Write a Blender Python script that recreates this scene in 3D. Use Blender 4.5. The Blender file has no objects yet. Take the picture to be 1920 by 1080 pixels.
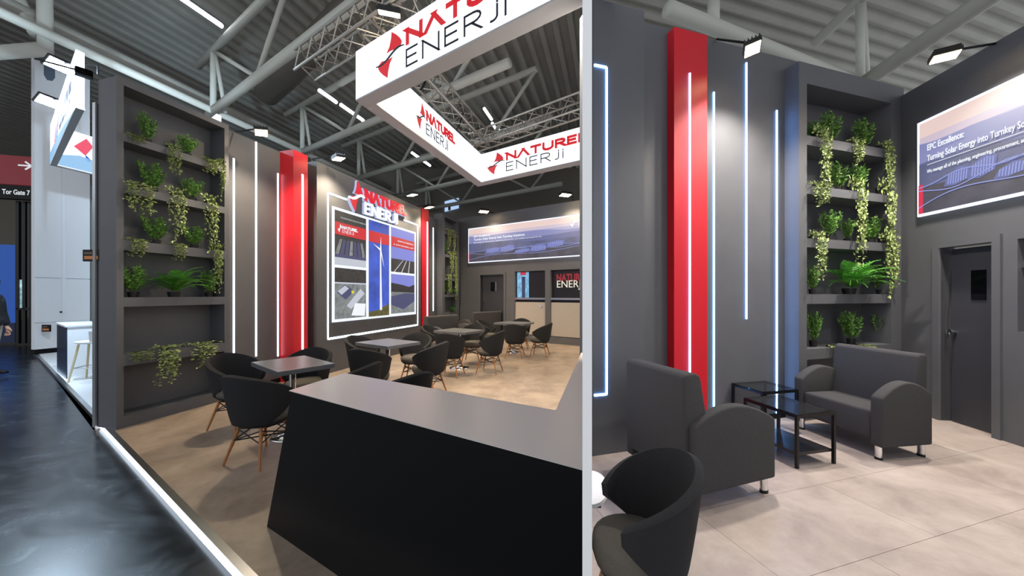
import bpy, bmesh, math, random
from mathutils import Vector, Matrix
random.seed(7)
D = bpy.data
C = bpy.context.scene.collection

# ------------------------------------------------------------------ camera, world, exposure
F, U0, V0, H = 660.0, 960.0, 552.0, 1.46        # focal length in px of a 1920 px frame, eye height
cam_d = D.cameras.new('camera'); cam = D.objects.new('camera', cam_d); C.objects.link(cam)
cam_d.sensor_width = 36.0; cam_d.lens = 36.0 * F / 1920.0
cam_d.shift_y = (V0 - 540.0) / 1920.0
cam_d.clip_start = 0.05; cam_d.clip_end = 200
cam.location = (0, 0, H); cam.rotation_euler = (math.pi / 2, 0, 0)
sc = bpy.context.scene
sc.camera = cam
sc.view_settings.view_transform = 'Standard'
sc.view_settings.look = 'None'
sc.view_settings.gamma = 1.0
sc.view_settings.exposure = 0.0
sc.view_settings.use_curve_mapping = False
world = D.worlds.new('world'); sc.world = world; world.use_nodes = True
bg = world.node_tree.nodes['Background']
bg.inputs[0].default_value = (0.88, 0.93, 1.0, 1); bg.inputs[1].default_value = 1.1

# ------------------------------------------------------------------ helpers
def srgb(r, g, b):
    f = lambda c: (c / 255 / 12.92) if c / 255 <= 0.04045 else ((c / 255 + 0.055) / 1.055) ** 2.4
    return (f(r), f(g), f(b), 1)

MATS = {}
def mat(name, col, rough=0.6, metal=0.0, emit=0.0, noise=0.0, nscale=8.0, bump=0.0, bscale=200.0, spec=0.5, island=0.0, trans=0.0, alpha=1.0, stretch=None):
    if name in MATS: return MATS[name]
    m = D.materials.new(name); m.use_nodes = True
    nt = m.node_tree; N = nt.nodes; L = nt.links
    b = N['Principled BSDF']
    c = srgb(*col) if len(col) == 3 else col
    b.inputs['Base Color'].default_value = c
    b.inputs['Roughness'].default_value = rough
    b.inputs['Metallic'].default_value = metal
    b.inputs['Specular IOR Level'].default_value = spec
    if emit:
        b.inputs['Base Color'].default_value = (0.02, 0.02, 0.02, 1)
        b.inputs['Emission Color'].default_value = c
        b.inputs['Emission Strength'].default_value = emit
    if trans: b.inputs['Transmission Weight'].default_value = trans
    if alpha < 1: b.inputs['Alpha'].default_value = alpha
    tc = None
    if noise or bump:
        tc = N.new('ShaderNodeTexCoord')
        src = tc.outputs['Object']
        if stretch:
            mp = N.new('ShaderNodeMapping'); mp.inputs['Scale'].default_value = stretch
            L.new(src, mp.inputs[0]); src = mp.outputs[0]
    if noise:
        t = N.new('ShaderNodeTexNoise'); t.inputs['Scale'].default_value = nscale; t.inputs['Detail'].default_value = 8
        t.inputs['Roughness'].default_value = 0.62
        L.new(src, t.inputs['Vector'])
        r = N.new('ShaderNodeValToRGB')
        r.color_ramp.elements[0].position = 0.32; r.color_ramp.elements[1].position = 0.68
        r.color_ramp.elements[0].color = tuple(x * (1 - noise) for x in c[:3]) + (1,)
        r.color_ramp.elements[1].color = tuple(min(1, x * (1 + noise)) for x in c[:3]) + (1,)
        L.new(t.outputs[0], r.inputs[0])
        L.new(r.outputs[0], b.inputs['Emission Color' if emit else 'Base Color'])
    if bump:
        t2 = N.new('ShaderNodeTexNoise'); t2.inputs['Scale'].default_value = bscale; t2.inputs['Detail'].default_value = 3
        L.new(src, t2.inputs['Vector'])
        bp = N.new('ShaderNodeBump'); bp.inputs['Strength'].default_value = bump; bp.inputs['Distance'].default_value = 0.004
        L.new(t2.outputs[0], bp.inputs['Height']); L.new(bp.outputs[0], b.inputs['Normal'])
    if island:
        g = N.new('ShaderNodeNewGeometry'); r = N.new('ShaderNodeValToRGB')
        r.color_ramp.elements[0].color = tuple(x * (1 - island) for x in c[:3]) + (1,)
        r.color_ramp.elements[1].color = tuple(min(1, x * (1 + island)) for x in c[:3]) + (1,)
        L.new(g.outputs['Random Per Island'], r.inputs[0]); L.new(r.outputs[0], b.inputs['Base Color'])
    MATS[name] = m
    return m

def glow(name, col, strength=1.0):
    return mat(name, col, emit=strength)

class MB:
    def __init__(self): self.v = []; self.f = []
    def add(self, vs, fs):
        o = len(self.v); self.v += [tuple(p) for p in vs]; self.f += [tuple(i + o for i in f) for f in fs]; return self
    def box(self, x0, x1, y0, y1, z0, z1):
        return self.add([(x0, y0, z0), (x1, y0, z0), (x1, y1, z0), (x0, y1, z0), (x0, y0, z1), (x1, y0, z1), (x1, y1, z1), (x0, y1, z1)],
                        [(0, 3, 2, 1), (4, 5, 6, 7), (0, 1, 5, 4), (1, 2, 6, 5), (2, 3, 7, 6), (3, 0, 4, 7)])
    def prism(self, pts, lo, hi, axis='z'):
        # pts: outline; axis z: (x,y) swept in z; axis y: (x,z) swept in y; axis x: (y,z) swept in x
        n = len(pts)
        def P(p, h):
            return (p[0], p[1], h) if axis == 'z' else (p[0], h, p[1]) if axis == 'y' else (h, p[0], p[1])
        vs = [P(p, lo) for p in pts] + [P(p, hi) for p in pts]
        return self.add(vs, [tuple(range(n - 1, -1, -1)), tuple(range(n, 2 * n))] + [(i, (i + 1) % n, (i + 1) % n + n, i + n) for i in range(n)])
    def tube(self, p0, p1, r, n=8, r1=None):
        p0 = Vector(p0); p1 = Vector(p1); d = (p1 - p0)
        if d.length < 1e-6: return self
        d.normalize(); a = d.orthogonal().normalized(); b = d.cross(a); r1 = r if r1 is None else r1
        vs = [p0 + (a * math.cos(t) + b * math.sin(t)) * r for t in [2 * math.pi * i / n for i in range(n)]]
        vs += [p1 + (a * math.cos(t) + b * math.sin(t)) * r1 for t in [2 * math.pi * i / n for i in range(n)]]
        return self.add(vs, [tuple(range(n - 1, -1, -1)), tuple(range(n, 2 * n))] + [(i, (i + 1) % n, (i + 1) % n + n, i + n) for i in range(n)])
    def path(self, pts, r, n=6):
        for a, b in zip(pts, pts[1:]): self.tube(a, b, r, n)
        return self
    def lathe(self, prof, n=24, c=(0, 0)):
        k = len(prof)
        vs = [(c[0] + r * math.cos(2 * math.pi * i / n), c[1] + r * math.sin(2 * math.pi * i / n), z) for i in range(n) for r, z in prof]
        fs = [(i * k + j, ((i + 1) % n) * k + j, ((i + 1) % n) * k + j + 1, i * k + j + 1) for i in range(n) for j in range(k - 1)]
        fs += [tuple(i * k for i in range(n - 1, -1, -1)), tuple(i * k + k - 1 for i in range(n))]
        return self.add(vs, fs)
    def mesh(self, name):
        me = D.meshes.new(name); me.from_pydata(self.v, [], self.f); me.update()
        bm = bmesh.new(); bm.from_mesh(me); bmesh.ops.recalc_face_normals(bm, faces=bm.faces); bm.to_mesh(me); bm.free()
        return me
    def build(self, name, m, parent=None, smooth=False, bevel=0.0, seg=2, loc=None, rz=0.0, sub=0, kind=None):
        me = self.mesh(name); me.materials.append(m)
        o = D.objects.new(name, me); C.objects.link(o); o.parent = parent
        if loc is not None: o.location = loc
        o.rotation_euler.z = rz
        if smooth:
            for p in me.polygons: p.use_smooth = True
        if bevel:
            md = o.modifiers.new('bevel', 'BEVEL'); md.width = bevel; md.segments = seg; md.limit_method = 'ANGLE'; md.angle_limit = 0.6
            if smooth:
                md.harden_normals = False
        if sub:
            md = o.modifiers.new('sub', 'SUBSURF'); md.levels = sub; md.render_levels = sub
        if kind: o['kind'] = kind
        return o

def B(x0, x1, y0, y1, z0, z1): return MB().box(x0, x1, y0, y1, z0, z1)

def thing(name, label, cat, loc=(0, 0, 0), rz=0.0, group=None):
    o = D.objects.new(name, None); C.objects.link(o); o.empty_display_size = 0.1
    o.location = loc; o.rotation_euler = (0, 0, rz); o['label'] = label; o['category'] = cat
    if group: o['group'] = group
    return o
def tag(o, label, cat, group=None, kind=None):
    o['label'] = label; o['category'] = cat
    if group: o['group'] = group
    if kind: o['kind'] = kind
    return o
def struct(o, label=None):
    o['kind'] = 'structure'
    if label: o['label'] = label
    return o
def dup(root, loc, rz, label, group=None, scale=None):
    r = root.copy(); C.objects.link(r); r.location = loc; r.rotation_euler = (0, 0, rz); r['label'] = label
    if group: r['group'] = group
    if scale: r.scale = scale
    for ch in list(root.children):
        c = ch.copy(); C.objects.link(c); c.parent = r
        for g in list(ch.children):
            d = g.copy(); C.objects.link(d); d.parent = c
    return r

def gnd(u, v, z=0.0):                       # a point on the horizontal plane z seen at (u, v)
    Y = F * (H - z) / (v - V0); return Vector(((u - U0) / F * Y, Y, z))
def at(u, v, Y):                            # a point at depth Y
    return Vector(((u - U0) / F * Y, Y, H + (V0 - v) / F * Y))

class Fr:                                   # wall frame: x along the wall, y into it, z up
    def __init__(self, o, d):
        self.o = Vector((o[0], o[1])); self.d = Vector((d[0], d[1])).normalized(); self.e = Vector((-self.d.y, self.d.x))
        self.rz = math.atan2(self.d.y, self.d.x)
    def P(self, s, y=0.0, z=0.0):
        p = self.o + self.d * s + self.e * y; return Vector((p.x, p.y, z))
    def s(self, u, y=0.0):
        k = (u - U0) / F; o = self.o + self.e * y
        return (k * o.y - o.x) / (self.d.x - k * self.d.y)
    def z(self, u, v, y=0.0):
        Y = self.P(self.s(u, y), y).y; return H + (V0 - v) / F * Y
    def sz(self, u, v, y=0.0): return self.s(u, y), self.z(u, v, y)

# text and logo --------------------------------------------------------------
def text(name, string, size, m, parent, x, y, z, depth=0.002, bold=0.0, align='LEFT', width=None):
    cu = D.curves.new(name, 'FONT'); cu.body = string; cu.size = size; cu.offset = bold * size; cu.align_x = align
    cu.resolution_u = 3; cu.extrude = depth / 2; cu.fill_mode = 'BOTH'
    tmp = D.objects.new('tmp', cu); C.objects.link(tmp)
    dg = bpy.context.evaluated_depsgraph_get(); dg.update()
    me = D.meshes.new_from_object(tmp.evaluated_get(dg)); D.objects.remove(tmp); D.curves.remove(cu)
    k = 1.0
    if width and len(me.vertices):
        xs = [v.co.x for v in me.vertices]; k = width / max(1e-6, max(xs) - min(xs))
    for v in me.vertices: v.co = (v.co.x * k, -v.co.z, v.co.y)
    me.materials.clear(); me.materials.append(m); me.name = name
    o = D.objects.new(name, me); C.objects.link(o); o.parent = parent; o.location = (x, y, z)
    return o

def arc(cx, cz, rx, rz, a0, a1, n=6):
    return [(cx + rx * math.cos(math.radians(a0 + (a1 - a0) * i / n)), cz + rz * math.sin(math.radians(a0 + (a1 - a0) * i / n))) for i in range(n + 1)]
LET = {
 'N': (.78, [[(0, 0), (0, 1)], [(0, 1), (.78, 0)], [(.78, 0), (.78, 1)]]),
 'A': (.86, [[(0, 0), (.43, 1)], [(.43, 1), (.86, 0)]]),
 'T': (.74, [[(0, 1), (.74, 1)], [(.37, 1), (.37, 0)]]),
 'U': (.74, [[(0, 1), (0, .35)] + arc(.37, .35, .37, .35, 180, 360) + [(.74, 1)]]),
 'R': (.66, [[(0, 0), (0, 1), (.38, 1)] + arc(.38, .74, .28, .26, 90, -90) + [(0, .48)], [(.3, .48), (.68, 0)]]),
 'E': (.56, [[(.56, 1), (0, 1), (0, 0), (.56, 0)], [(0, .52), (.5, .52)]]),
 'L': (.54, [[(0, 1), (0, 0), (.54, 0)]]),
 'J': (.42, [[(.42, 1), (.42, .28)] + arc(.14, .28, .28, .28, 0, -110)]),
 'j': (.34, [[(.34, .74), (.34, .2)] + arc(.15, .2, .19, .2, 0, -110), [(.34, .9), (.34, 1.0)]]),
 'i': (.02, [[(.01, 0), (.01, .72)], [(.01, .9), (.01, 1.0)]]),
 'I': (.02, [[(.01, 0), (.01, 1)]]),
}
class Letters:
    def __init__(self, l): self.l = l
    def build(self, name, m, parent):
        for mb in self.l: mb.build(name, m, parent)
def word(string, h, w, width, gap, y0, y1, x0=0.0, z0=0.0):
    out = []
    tot = sum(LET[c][0] for c in string) + gap * (len(string) - 1)
    k = (width - w) / (tot * h) if width else 1.0
    x = w / 2 / h
    for c in string:
        adv, strokes = LET[c]; mb = MB(); out.append(mb)
        for st in strokes:
            pts = [Vector((x0 + (x + p[0] * k) * h if False else x0 + w / 2 + (x - w / 2 / h + p[0]) * h * k, z0 + w / 2 + p[1] * (h - w))) for p in st]
            for i, (a, b) in enumerate(zip(pts, pts[1:])):
                d = b - a
                if d.length < 1e-6: continue
                d.normalize(); n = Vector((-d.y, d.x)) * w / 2; e = d * w / 2
                a2 = a - e * (1.0 if abs(d.x) < .02 or abs(d.y) < .02 or len(pts) < 3 else .3); b2 = b + e * (1.0 if abs(d.x) < .02 or abs(d.y) < .02 or len(pts) < 3 else .3)
                q = [a2 + n, a2 - n, b2 - n, b2 + n]
                if len(pts) == 2 and abs(d.x) > .05 and abs(d.y) > .05:      # slanted strokes end level
                    hw = w / 2 / abs(d.y); 
                    a3 = a - d * (w / 2 / abs(d.y)) ; b3 = b + d * (w / 2 / abs(d.y))
                    q = [Vector((a3.x - hw, a3.y)), Vector((a3.x + hw, a3.y)), Vector((b3.x + hw, b3.y)), Vector((b3.x - hw, b3.y))]
                mb.prism([tuple(p) for p in q], y0, y1, 'y')
        x += adv + gap
    return Letters(out)
def emblem_mb(w, h, y0, y1, x0=0.0, z0=0.0):
    top = [(.58, 1), (.56, .86), (.50, .70), (.38, .575), (.52, .585), (.68, .57), (.82, .545), (.95, .60), (.97, .66), (.90, .76), (.76, .88)]
    low = [(.42, 0), (.44, .14), (.50, .30), (.62, .425), (.48, .415), (.32, .43), (.18, .455), (.05, .40), (.03, .34), (.10, .24), (.24, .12)]
    mb = MB()
    for poly in (top, low): mb.prism([(x0 + p[0] * w, z0 + p[1] * h) for p in poly], y0, y1, 'y')
    return mb
def swoosh_mb(w, h, y0, y1, x0=0.0, z0=0.0, t=.03):
    mb = MB(); pts = []
    for i in range(17):
        a = i / 16; pts.append((x0 + a * w, z0 + h * (.47 + .085 * math.sin((a - .5) * 2 * math.pi * .8) * 1.0 + (a - .5) * .05)))
    for i, (a, b) in enumerate(zip(pts, pts[1:])):
        tt = h * t * (.35 + .65 * math.sin(math.pi * (i + .5) / 16))
        mb.prism([(a[0], a[1] - tt), (b[0], b[1] - tt), (b[0], b[1] + tt), (a[0], a[1] + tt)], y0, y1, 'y')
    return mb
def logo(parent, x, z, wid, hgt, y0, y1, mred, mdark, word2='ENERji', mwave=None, k2=.73, wt2=.085):
    # emblem at the left, bold word over a thin word; y0 front, y1 back
    ew = .19 * wid
    emblem_mb(ew, hgt, y0, y1, x, z).build('emblem', mred, parent)
    swoosh_mb(ew * 1.12, hgt, y0 - .001, y1, x - ew * .06, z).build('emblem_wave', mwave or mdark, parent)
    tx = x + ew * 1.12; tw = wid - ew * 1.12
    word('NATUREL', hgt * .38, hgt * .105, tw, .28, y0, y1, tx, z + hgt * .50).build('bold_letter', mred, parent)
    word(word2, hgt * .40, hgt * .40 * wt2 * 1.25, tw * k2, .30, y0, y1, tx, z + hgt * .02).build('thin_letter', mdark, parent)

# ------------------------------------------------------------------ materials
M_wall = mat('dark grey painted board', (86, 87, 91), 0.5, noise=.06, nscale=2.5)
M_wall_in = mat('dark grey niche board', (84, 85, 88), 0.6, noise=.06, nscale=3)
M_red = mat('red lacquered board', (196, 20, 36), 0.42)
M_led = mat('white light strip', (236, 246, 255), emit=5.0)
M_led_cool = mat('cool white light strip', (110, 172, 255), emit=26.0)
M_led_edge = mat('cool edge light strip', (225, 240, 255), emit=4.0)
M_white = mat('white board', (238, 240, 244), 0.5)
M_part = mat('white partition paint', (250, 250, 250), 0.7)
M_alu = mat('brushed aluminium', (190, 192, 196), 0.28, 1.0)
M_chrome = mat('polished chrome', (225, 226, 228), 0.08, 1.0)
M_black = mat('black laminate', (8, 8, 10), 0.5, spec=.25)
M_blackmetal = mat('black steel', (14, 15, 17), 0.4, 0.3)
M_fab = mat('dark charcoal fabric', (42, 42, 44), 0.92, noise=.18, nscale=180, bump=.5, bscale=420, spec=.2)
M_fab_lit = mat('charcoal fabric lit tone', (92, 88, 82), 0.92, noise=.14, nscale=160, bump=.4, bscale=420, spec=.2)  # same fabric as the shell; warm light on its inside mixed into the colour
M_sofa = mat('charcoal sofa weave', (66, 65, 66), 0.95, noise=.25, nscale=260, bump=.5, bscale=520, spec=.15)
M_wood = mat('oiled oak', (150, 98, 52), 0.45, noise=.22, nscale=14, stretch=(8, 8, 1))
M_oak = mat('pale oak', (205, 190, 150), 0.5)
M_table = mat('grey table laminate', (92, 94, 98), 0.32)
M_counter = mat('pale grey counter laminate', (212, 203, 198), 0.30, noise=.05, nscale=260)
M_tubep = mat('painted roof tube', (196, 196, 186), 0.55)
M_deck = mat('galvanised roof deck', (156, 154, 146), 0.6, noise=.08, nscale=1.2)
M_truss = mat('aluminium truss', (176, 170, 160), 0.35, 0.8)
M_dark = mat('dark hall', (128, 122, 112), 0.8)
M_leafA = mat('leaf green', (96, 140, 56), 0.5, island=.45)
M_leafB = mat('pale ivy leaf', (142, 158, 94), 0.5, island=.4)
M_leafC = mat('fern green', (84, 146, 56), 0.45, island=.3)
M_stem = mat('green stem', (70, 82, 40), 0.7)
M_pot = mat('black pot', (22, 22, 24), 0.6)
M_printred = glow('printed sign red', (214, 26, 36), .95)
M_printdark = mat('printed sign charcoal', (34, 38, 48), 0.5)
M_printwave = mat('printed sign green grey', (30, 62, 66), 0.5)
M_lightbox = glow('lightbox fabric', (240, 246, 255), 1.5)
M_lampglass = mat('floodlight glass', (255, 226, 176), emit=30)
M_lampcool = mat('cool floodlight glass', (226, 240, 255), emit=30)

# floor materials -----------------------------------------------------------
def floor_mat(name, c0, c1, c2, rough, joints=True):
    m = D.materials.new(name); m.use_nodes = True; nt = m.node_tree; N = nt.nodes; L = nt.links; b = N['Principled BSDF']
    tc = N.new('ShaderNodeTexCoord')
    a = N.new('ShaderNodeTexNoise'); a.inputs['Scale'].default_value = 2.3; a.inputs['Detail'].default_value = 10; a.inputs['Roughness'].default_value = .68; a.inputs['Distortion'].default_value = .35
    geo = N.new('ShaderNodeNewGeometry'); L.new(geo.outputs['Position'], a.inputs['Vector'])
    r = N.new('ShaderNodeValToRGB'); e = r.color_ramp.elements
    e[0].position = .30; e[0].color = srgb(*c0); e[1].position = .72; e[1].color = srgb(*c2)
    k = r.color_ramp.elements.new(.5); k.color = srgb(*c1)
    L.new(a.outputs[0], r.inputs[0]); L.new(r.outputs[0], b.inputs['Base Color'])
    b.inputs['Roughness'].default_value = rough
    return m
M_floorL = floor_mat('stone vinyl floor', (118, 104, 92), (146, 130, 115), (168, 152, 136), .42)
M_floorR = floor_mat('pale stone vinyl floor', (136, 124, 118), (160, 147, 140), (178, 166, 158), .42)
def aisle_mat():
    m = D.materials.new('black sealed concrete'); m.use_nodes = True; nt = m.node_tree; N = nt.nodes; L = nt.links; b = N['Principled BSDF']
    tc = N.new('ShaderNodeTexCoord'); mp = N.new('ShaderNodeMapping'); mp.inputs['Scale'].default_value = (1.2, 2.2, 1); mp.inputs['Rotation'].default_value = (0, 0, .7)
    L.new(tc.outputs['Object'], mp.inputs[0])
    a = N.new('ShaderNodeTexNoise'); a.inputs['Scale'].default_value = 1.1; a.inputs['Detail'].default_value = 12; a.inputs['Roughness'].default_value = .7; a.inputs['Distortion'].default_value = 1.6
    L.new(mp.outputs[0], a.inputs['Vector'])
    r = N.new('ShaderNodeValToRGB'); e = r.color_ramp.elements
    e[0].position = .45; e[0].color = srgb(15, 20, 28); e[1].position = .85; e[1].color = srgb(124, 134, 144)  # blue cast of the cool floodlights is put into these floor colours
    k = e.new(.62); k.color = srgb(36, 44, 54)
    L.new(a.outputs[0], r.inputs[0]); L.new(r.outputs[0], b.inputs['Base Color'])
    r2 = N.new('ShaderNodeMapRange'); r2.inputs[3].default_value = .12; r2.inputs[4].default_value = .38
    L.new(a.outputs[0], r2.inputs[0]); L.new(r2.outputs[0], b.inputs['Roughness'])
    return m
M_aisle = aisle_mat()

# ------------------------------------------------------------------ wall frames
LA = Fr(gnd(218, 806), (1145 - U0, F))                     # left stand, long wall
LB0 = LA.P(LA.s(862), 0)
LB = Fr(LB0, (1010.0, -F))                                 # left stand, back wall
cornerR = gnd(1690, 764)
RA_d = Vector(((3200 - U0) / F, 1.0)).normalized()
RA = Fr((cornerR.x, cornerR.y), RA_d)                      # right stand, long wall (x negative towards the left)
RB = Fr((cornerR.x, cornerR.y), (-(1040 - U0), -F))        # right stand, door wall
BD = Vector((1010.0, -F)).normalized()                     # direction of the aisle edge

# ------------------------------------------------------------------ partition between the two stands
y_p = 0.95
pl, pr = (1092 - U0) / F * y_p, (1110 - U0) / F * y_p
pd = Vector(((1101 - U0) / F, 1.0)).normalized()
L_p = 19.0; TOP = 9.3
pw = MB().prism([(pl, y_p), (pr, y_p), (pr + pd.x * L_p, y_p + pd.y * L_p), (pl + pd.x * L_p, y_p + pd.y * L_p)], -0.06, TOP)
struct(pw.build('wall_partition', M_part), 'white partition wall dividing the two stands')

# ------------------------------------------------------------------ floors
e0 = gnd(92, 689); e1 = gnd(464.5, 1080)
ed = Vector((e1.x - e0.x, e1.y - e0.y)).normalized(); en = Vector((-ed.y, ed.x))     # en points into the stand
ES = Fr((e0.x, e0.y), ed)                                                            # aisle edge frame, y into the stand
aisle = MB().prism([(-40, -8), (0.0, -8), (0.19 + .2136 * 30, 30.9), (0, 42), (-40, 42)], -0.30, -0.05)
struct(aisle.build('floor_aisle', M_aisle), 'glossy black aisle floor')
def pt(fr, s, y): p = fr.P(s, y); return (p.x, p.y)
s_split = ES.s(190)
farL = 26.0
xp = lambda Y: pl + pd.x / pd.y * (Y - y_p)
fl = MB().prism([pt(ES, s_split, .03), pt(ES, 10.9, .03), (xp(.95), .95), (xp(19), 19.0), (-9, 19.0), pt(LA, 3, 4.0), pt(LA, .0, .35)], -0.049, 0.0)
struct(fl.build('floor_left', M_floorL), 'mottled taupe stone-look floor of the dining stand')
nf = MB().prism([pt(ES, -3.5, .03), pt(ES, s_split - .02, .03), pt(LA, .0, .37), pt(LA, 3, 4.2), pt(ES, -3.5, 6)], -0.049, 0.0)
struct(nf.build('floor_neighbour', M_white), 'white raised floor of the neighbouring stand')
xr = lambda Y: pr + pd.x / pd.y * (Y - y_p)
frr = MB().prism([(xr(-2) , -2), (14, -2), (14, 14), (xr(14), 14)], -0.06, -0.004)
flr = struct(frr.build('floor_right', mat('dark joint bed', (120, 108, 100), .7)), 'pale mottled stone-look tile floor of the lounge stand')
# vinyl tiles laid along the lounge wall, each a piece of its own; a narrow cut strip follows the partition
RT = Fr((cornerR.x, cornerR.y), RA_d)
tw0, td0 = 1.22, .61
tile_me = B(-tw0 / 2 + .0012, tw0 / 2 - .0012, -td0 / 2 + .0012, td0 / 2 - .0012, -.0039, 0).mesh('tile'); tile_me.materials.append(M_floorR)
def cut_tile(c):
    vs = [c + RT.d * (sx * (tw0 / 2 - .0012)) + RT.e * (sy * (td0 / 2 - .0012)) for sx, sy in ((-1, -1), (1, -1), (1, 1), (-1, 1))]
    ins = lambda p: p.x - xr(p.y) - .001
    out = []
    for i in range(4):
        p, q = vs[i], vs[(i + 1) % 4]; a_, b_ = ins(p), ins(q)
        if a_ >= 0: out.append(p)
        if a_ * b_ < 0: out.append(p + (q - p) * (a_ / (a_ - b_)))
    return out
for j in range(-9, 4):
    for i in range(-8, 5):
        c = RT.o + RT.d * ((i + .5 * (j % 2)) * tw0) + RT.e * (j * td0 - .1)
        if c.y < -.6 or c.x > 9 or c.y > 8: continue
        poly = cut_tile(c)
        if len(poly) < 3: continue
        full = all(p.x - xr(p.y) > .001 for p in [c + RT.d * (sx * tw0 / 2) + RT.e * (sy * td0 / 2) for sx in (-1, 1) for sy in (-1, 1)])
        if full:
            o = D.objects.new('tile', tile_me); C.objects.link(o); o.location = (c.x, c.y, 0); o.rotation_euler.z = RT.rz; o.parent = flr
        else:
            MB().prism([tuple(p) for p in poly], -.0039, 0).build('tile', M_floorR, flr)
# edge of the left platform: aluminium profile and light strip
et = thing('platform_edge_light', 'aluminium platform edge with white light strip along the black aisle', 'light strip', ES.P(s_split, 0, -.05), ES.rz)
B(0, 10.9 - s_split, -.012, .03, .0, .052).build('edge_profile', M_alu, et)
B(0.02, 10.88 - s_split, -.024, -.013, .012, .034).build('light_strip', M_led_edge, et)
et2 = tag(B(0, s_split + 3.4, -.015, .03, .0, .052).build('platform_edge', M_alu, None, loc=ES.P(-3.42, 0, -.05), rz=ES.rz), 'plain aluminium edge of the white neighbouring platform', 'platform edge')

# ------------------------------------------------------------------ left stand: long wall
def wallbox(name, fr, s0, s1, y0, y1, z0, z1, m, parent=None):
    o = B(0, s1 - s0, y0, y1, z0, z1).build(name, m, parent, loc=fr.P(s0) if parent is None else (s0, 0, 0), rz=fr.rz if parent is None else 0)
    return o
YW = .18
sA = lambda u, y=0.0: LA.s(u, y)
z_led_top = LA.z(472, 262, YW)
wl = struct(wallbox('wall_left', LA, sA(424), sA(862) , YW, .30, 0, z_led_top, M_wall), 'dark grey long wall of the dining stand')
wl_s0 = sA(424)
def strip(parent, s, y, z0, z1, w=.022, m=None, d=.008):
    return B(s - w / 2, s + w / 2, y - d, y, z0, z1).build('light_strip', m or M_led, parent)
for u, v0, v1, um in ((432, 297, 665, 438), (472, 266, 668, 480), (515, 325, 668, 521)):
    strip(wl, sA(um, YW) - wl_s0, YW, LA.z(um, v1, YW), min(LA.z(um, v0, YW), z_led_top), .02)
strip(wl, sA(812, YW) - wl_s0, YW, LA.z(812, 583, YW), LA.z(812, 427, YW), .04)
B(0, sA(862) - wl_s0, YW - .012, YW, 0, .07).build('baseboard', M_black, wl)

def shelf_wall(fr, name, label, s0, s1, n0, n1, ztop, shelves, zlip, znt, depth=.30, y0=0.0):
    t = thing(name, label, 'shelf wall', fr.P(s0, y0), fr.rz)
    W = s1 - s0; a = n0 - s0; b = n1 - s0
    B(0, W, depth - .03, depth, 0, ztop).build('back_panel', M_wall_in, t)
    B(0, a, 0, depth - .03, 0, ztop).build('side_panel', M_wall, t)
    B(b, W, 0, depth - .03, 0, ztop).build('side_panel', M_wall, t)
    B(a, b, 0, depth - .03, znt, ztop).build('top_panel', M_wall, t)
    B(a, b, 0, depth - .03, 0, zlip).build('plinth', M_wall, t)
    for zt, zb in shelves: B(a, b, 0, depth - .03, zb, zt).build('shelf', M_wall, t)
    return t
zL = lambda u, v, y=0.0: LA.z(u, v, y)
shL = []
for vl_t, vl_b, vr_t, vr_b in ((259, 273, 305, 317), (355, 369, 381, 394), (451, 470, 470, 485), (558, 576, 556, 570), (667, 686, 642, 659)):
    shL.append(((zL(233, vl_t) + zL(421, vr_t)) / 2, (zL(233, vl_b) + zL(421, vr_b)) / 2))
ztopL = zL(210, 138)
pwL = shelf_wall(LA, 'plant_shelf_wall', 'tall dark grey wall block with six planted niches beside black aisle', 0, sA(429), sA(232), sA(421), ztopL, shL, zL(238, 779), (zL(229, 162) + zL(416, 236)) / 2)
# far planted block
s2a, s2b = sA(829, -.02), sA(860)
shF = [((552 - v) / F * LA.P(sA(845)).y + H, (552 - v) / F * LA.P(sA(845)).y + H - .09) for v in (437, 479, 521, 552, 586)]
pwF = shelf_wall(LA, 'plant_shelf_wall', 'far planted wall block beside the long landscape screen', sA(829, 0) , s2b, sA(833), sA(856), zL(829, 400), shF, .12, zL(845, 412), y0=-.02)
B(-.02, 0, 0, .2, 0, zL(829, 400)).build('side_panel', M_wall, pwF)

# red columns
def red_column(label, uf0, uf1, yf, vt, led_u, led_v0, led_v1, w=.03):
    s0, s1 = LA.s(uf0, yf), LA.s(uf1, yf)
    t = thing('red_column', label, 'column', LA.P(s0), LA.rz, 'red light columns of the dining stand')
    zt = LA.z(uf0, vt, yf)
    B(0, s1 - s0, yf, YW, 0, zt).build('column_body', M_red, t)
    strip(t, LA.s(led_u, yf) - s0, yf, LA.z(led_u, led_v1, yf), LA.z(led_u, led_v0, yf), w)
    return t
red_column('red wall column with light strip standing left of the photo display wall', 550, 577, -.10, 280, 567, 327, 655)
red_column('red wall column with light strip between photo display wall and far plants', 791, 804, -.08, 389, 801, 416, 604, .04)

# photo display wall
YM = -.12
m0, m1 = LA.s(594, YM), LA.s(789, YM)
dm = thing('display_wall', 'dark grey display wall with lit frame around five backlit photos', 'display wall', LA.P(m0), LA.rz)
zmt = LA.z(590, 300, YM)
B(0, m1 - m0, YM, YW, 0, zmt).build('wall_panel', M_wall, dm)
def ms(u): return LA.s(u, YM) - m0
fl_, fr_ = ms(614.5), ms(783)
zft = (LA.z(614.5, 366, YM) + LA.z(783, 419, YM)) / 2; zfb = (LA.z(614.5, 638, YM) + LA.z(783, 607.5, YM)) / 2
strip(dm, fl_, YM, zfb, zft, .024); strip(dm, fr_, YM, zfb, zft, .024)
B(fl_, fr_, YM - .008, YM, zfb - .018, zfb + .018).build('light_strip', M_led, dm)
B(fl_, ms(650), YM - .008, YM, zft - .016, zft + .016).build('light_strip', M_led, dm)
B(ms(757), fr_, YM - .008, YM, zft - .016, zft + .016).build('light_strip', M_led, dm)
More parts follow.
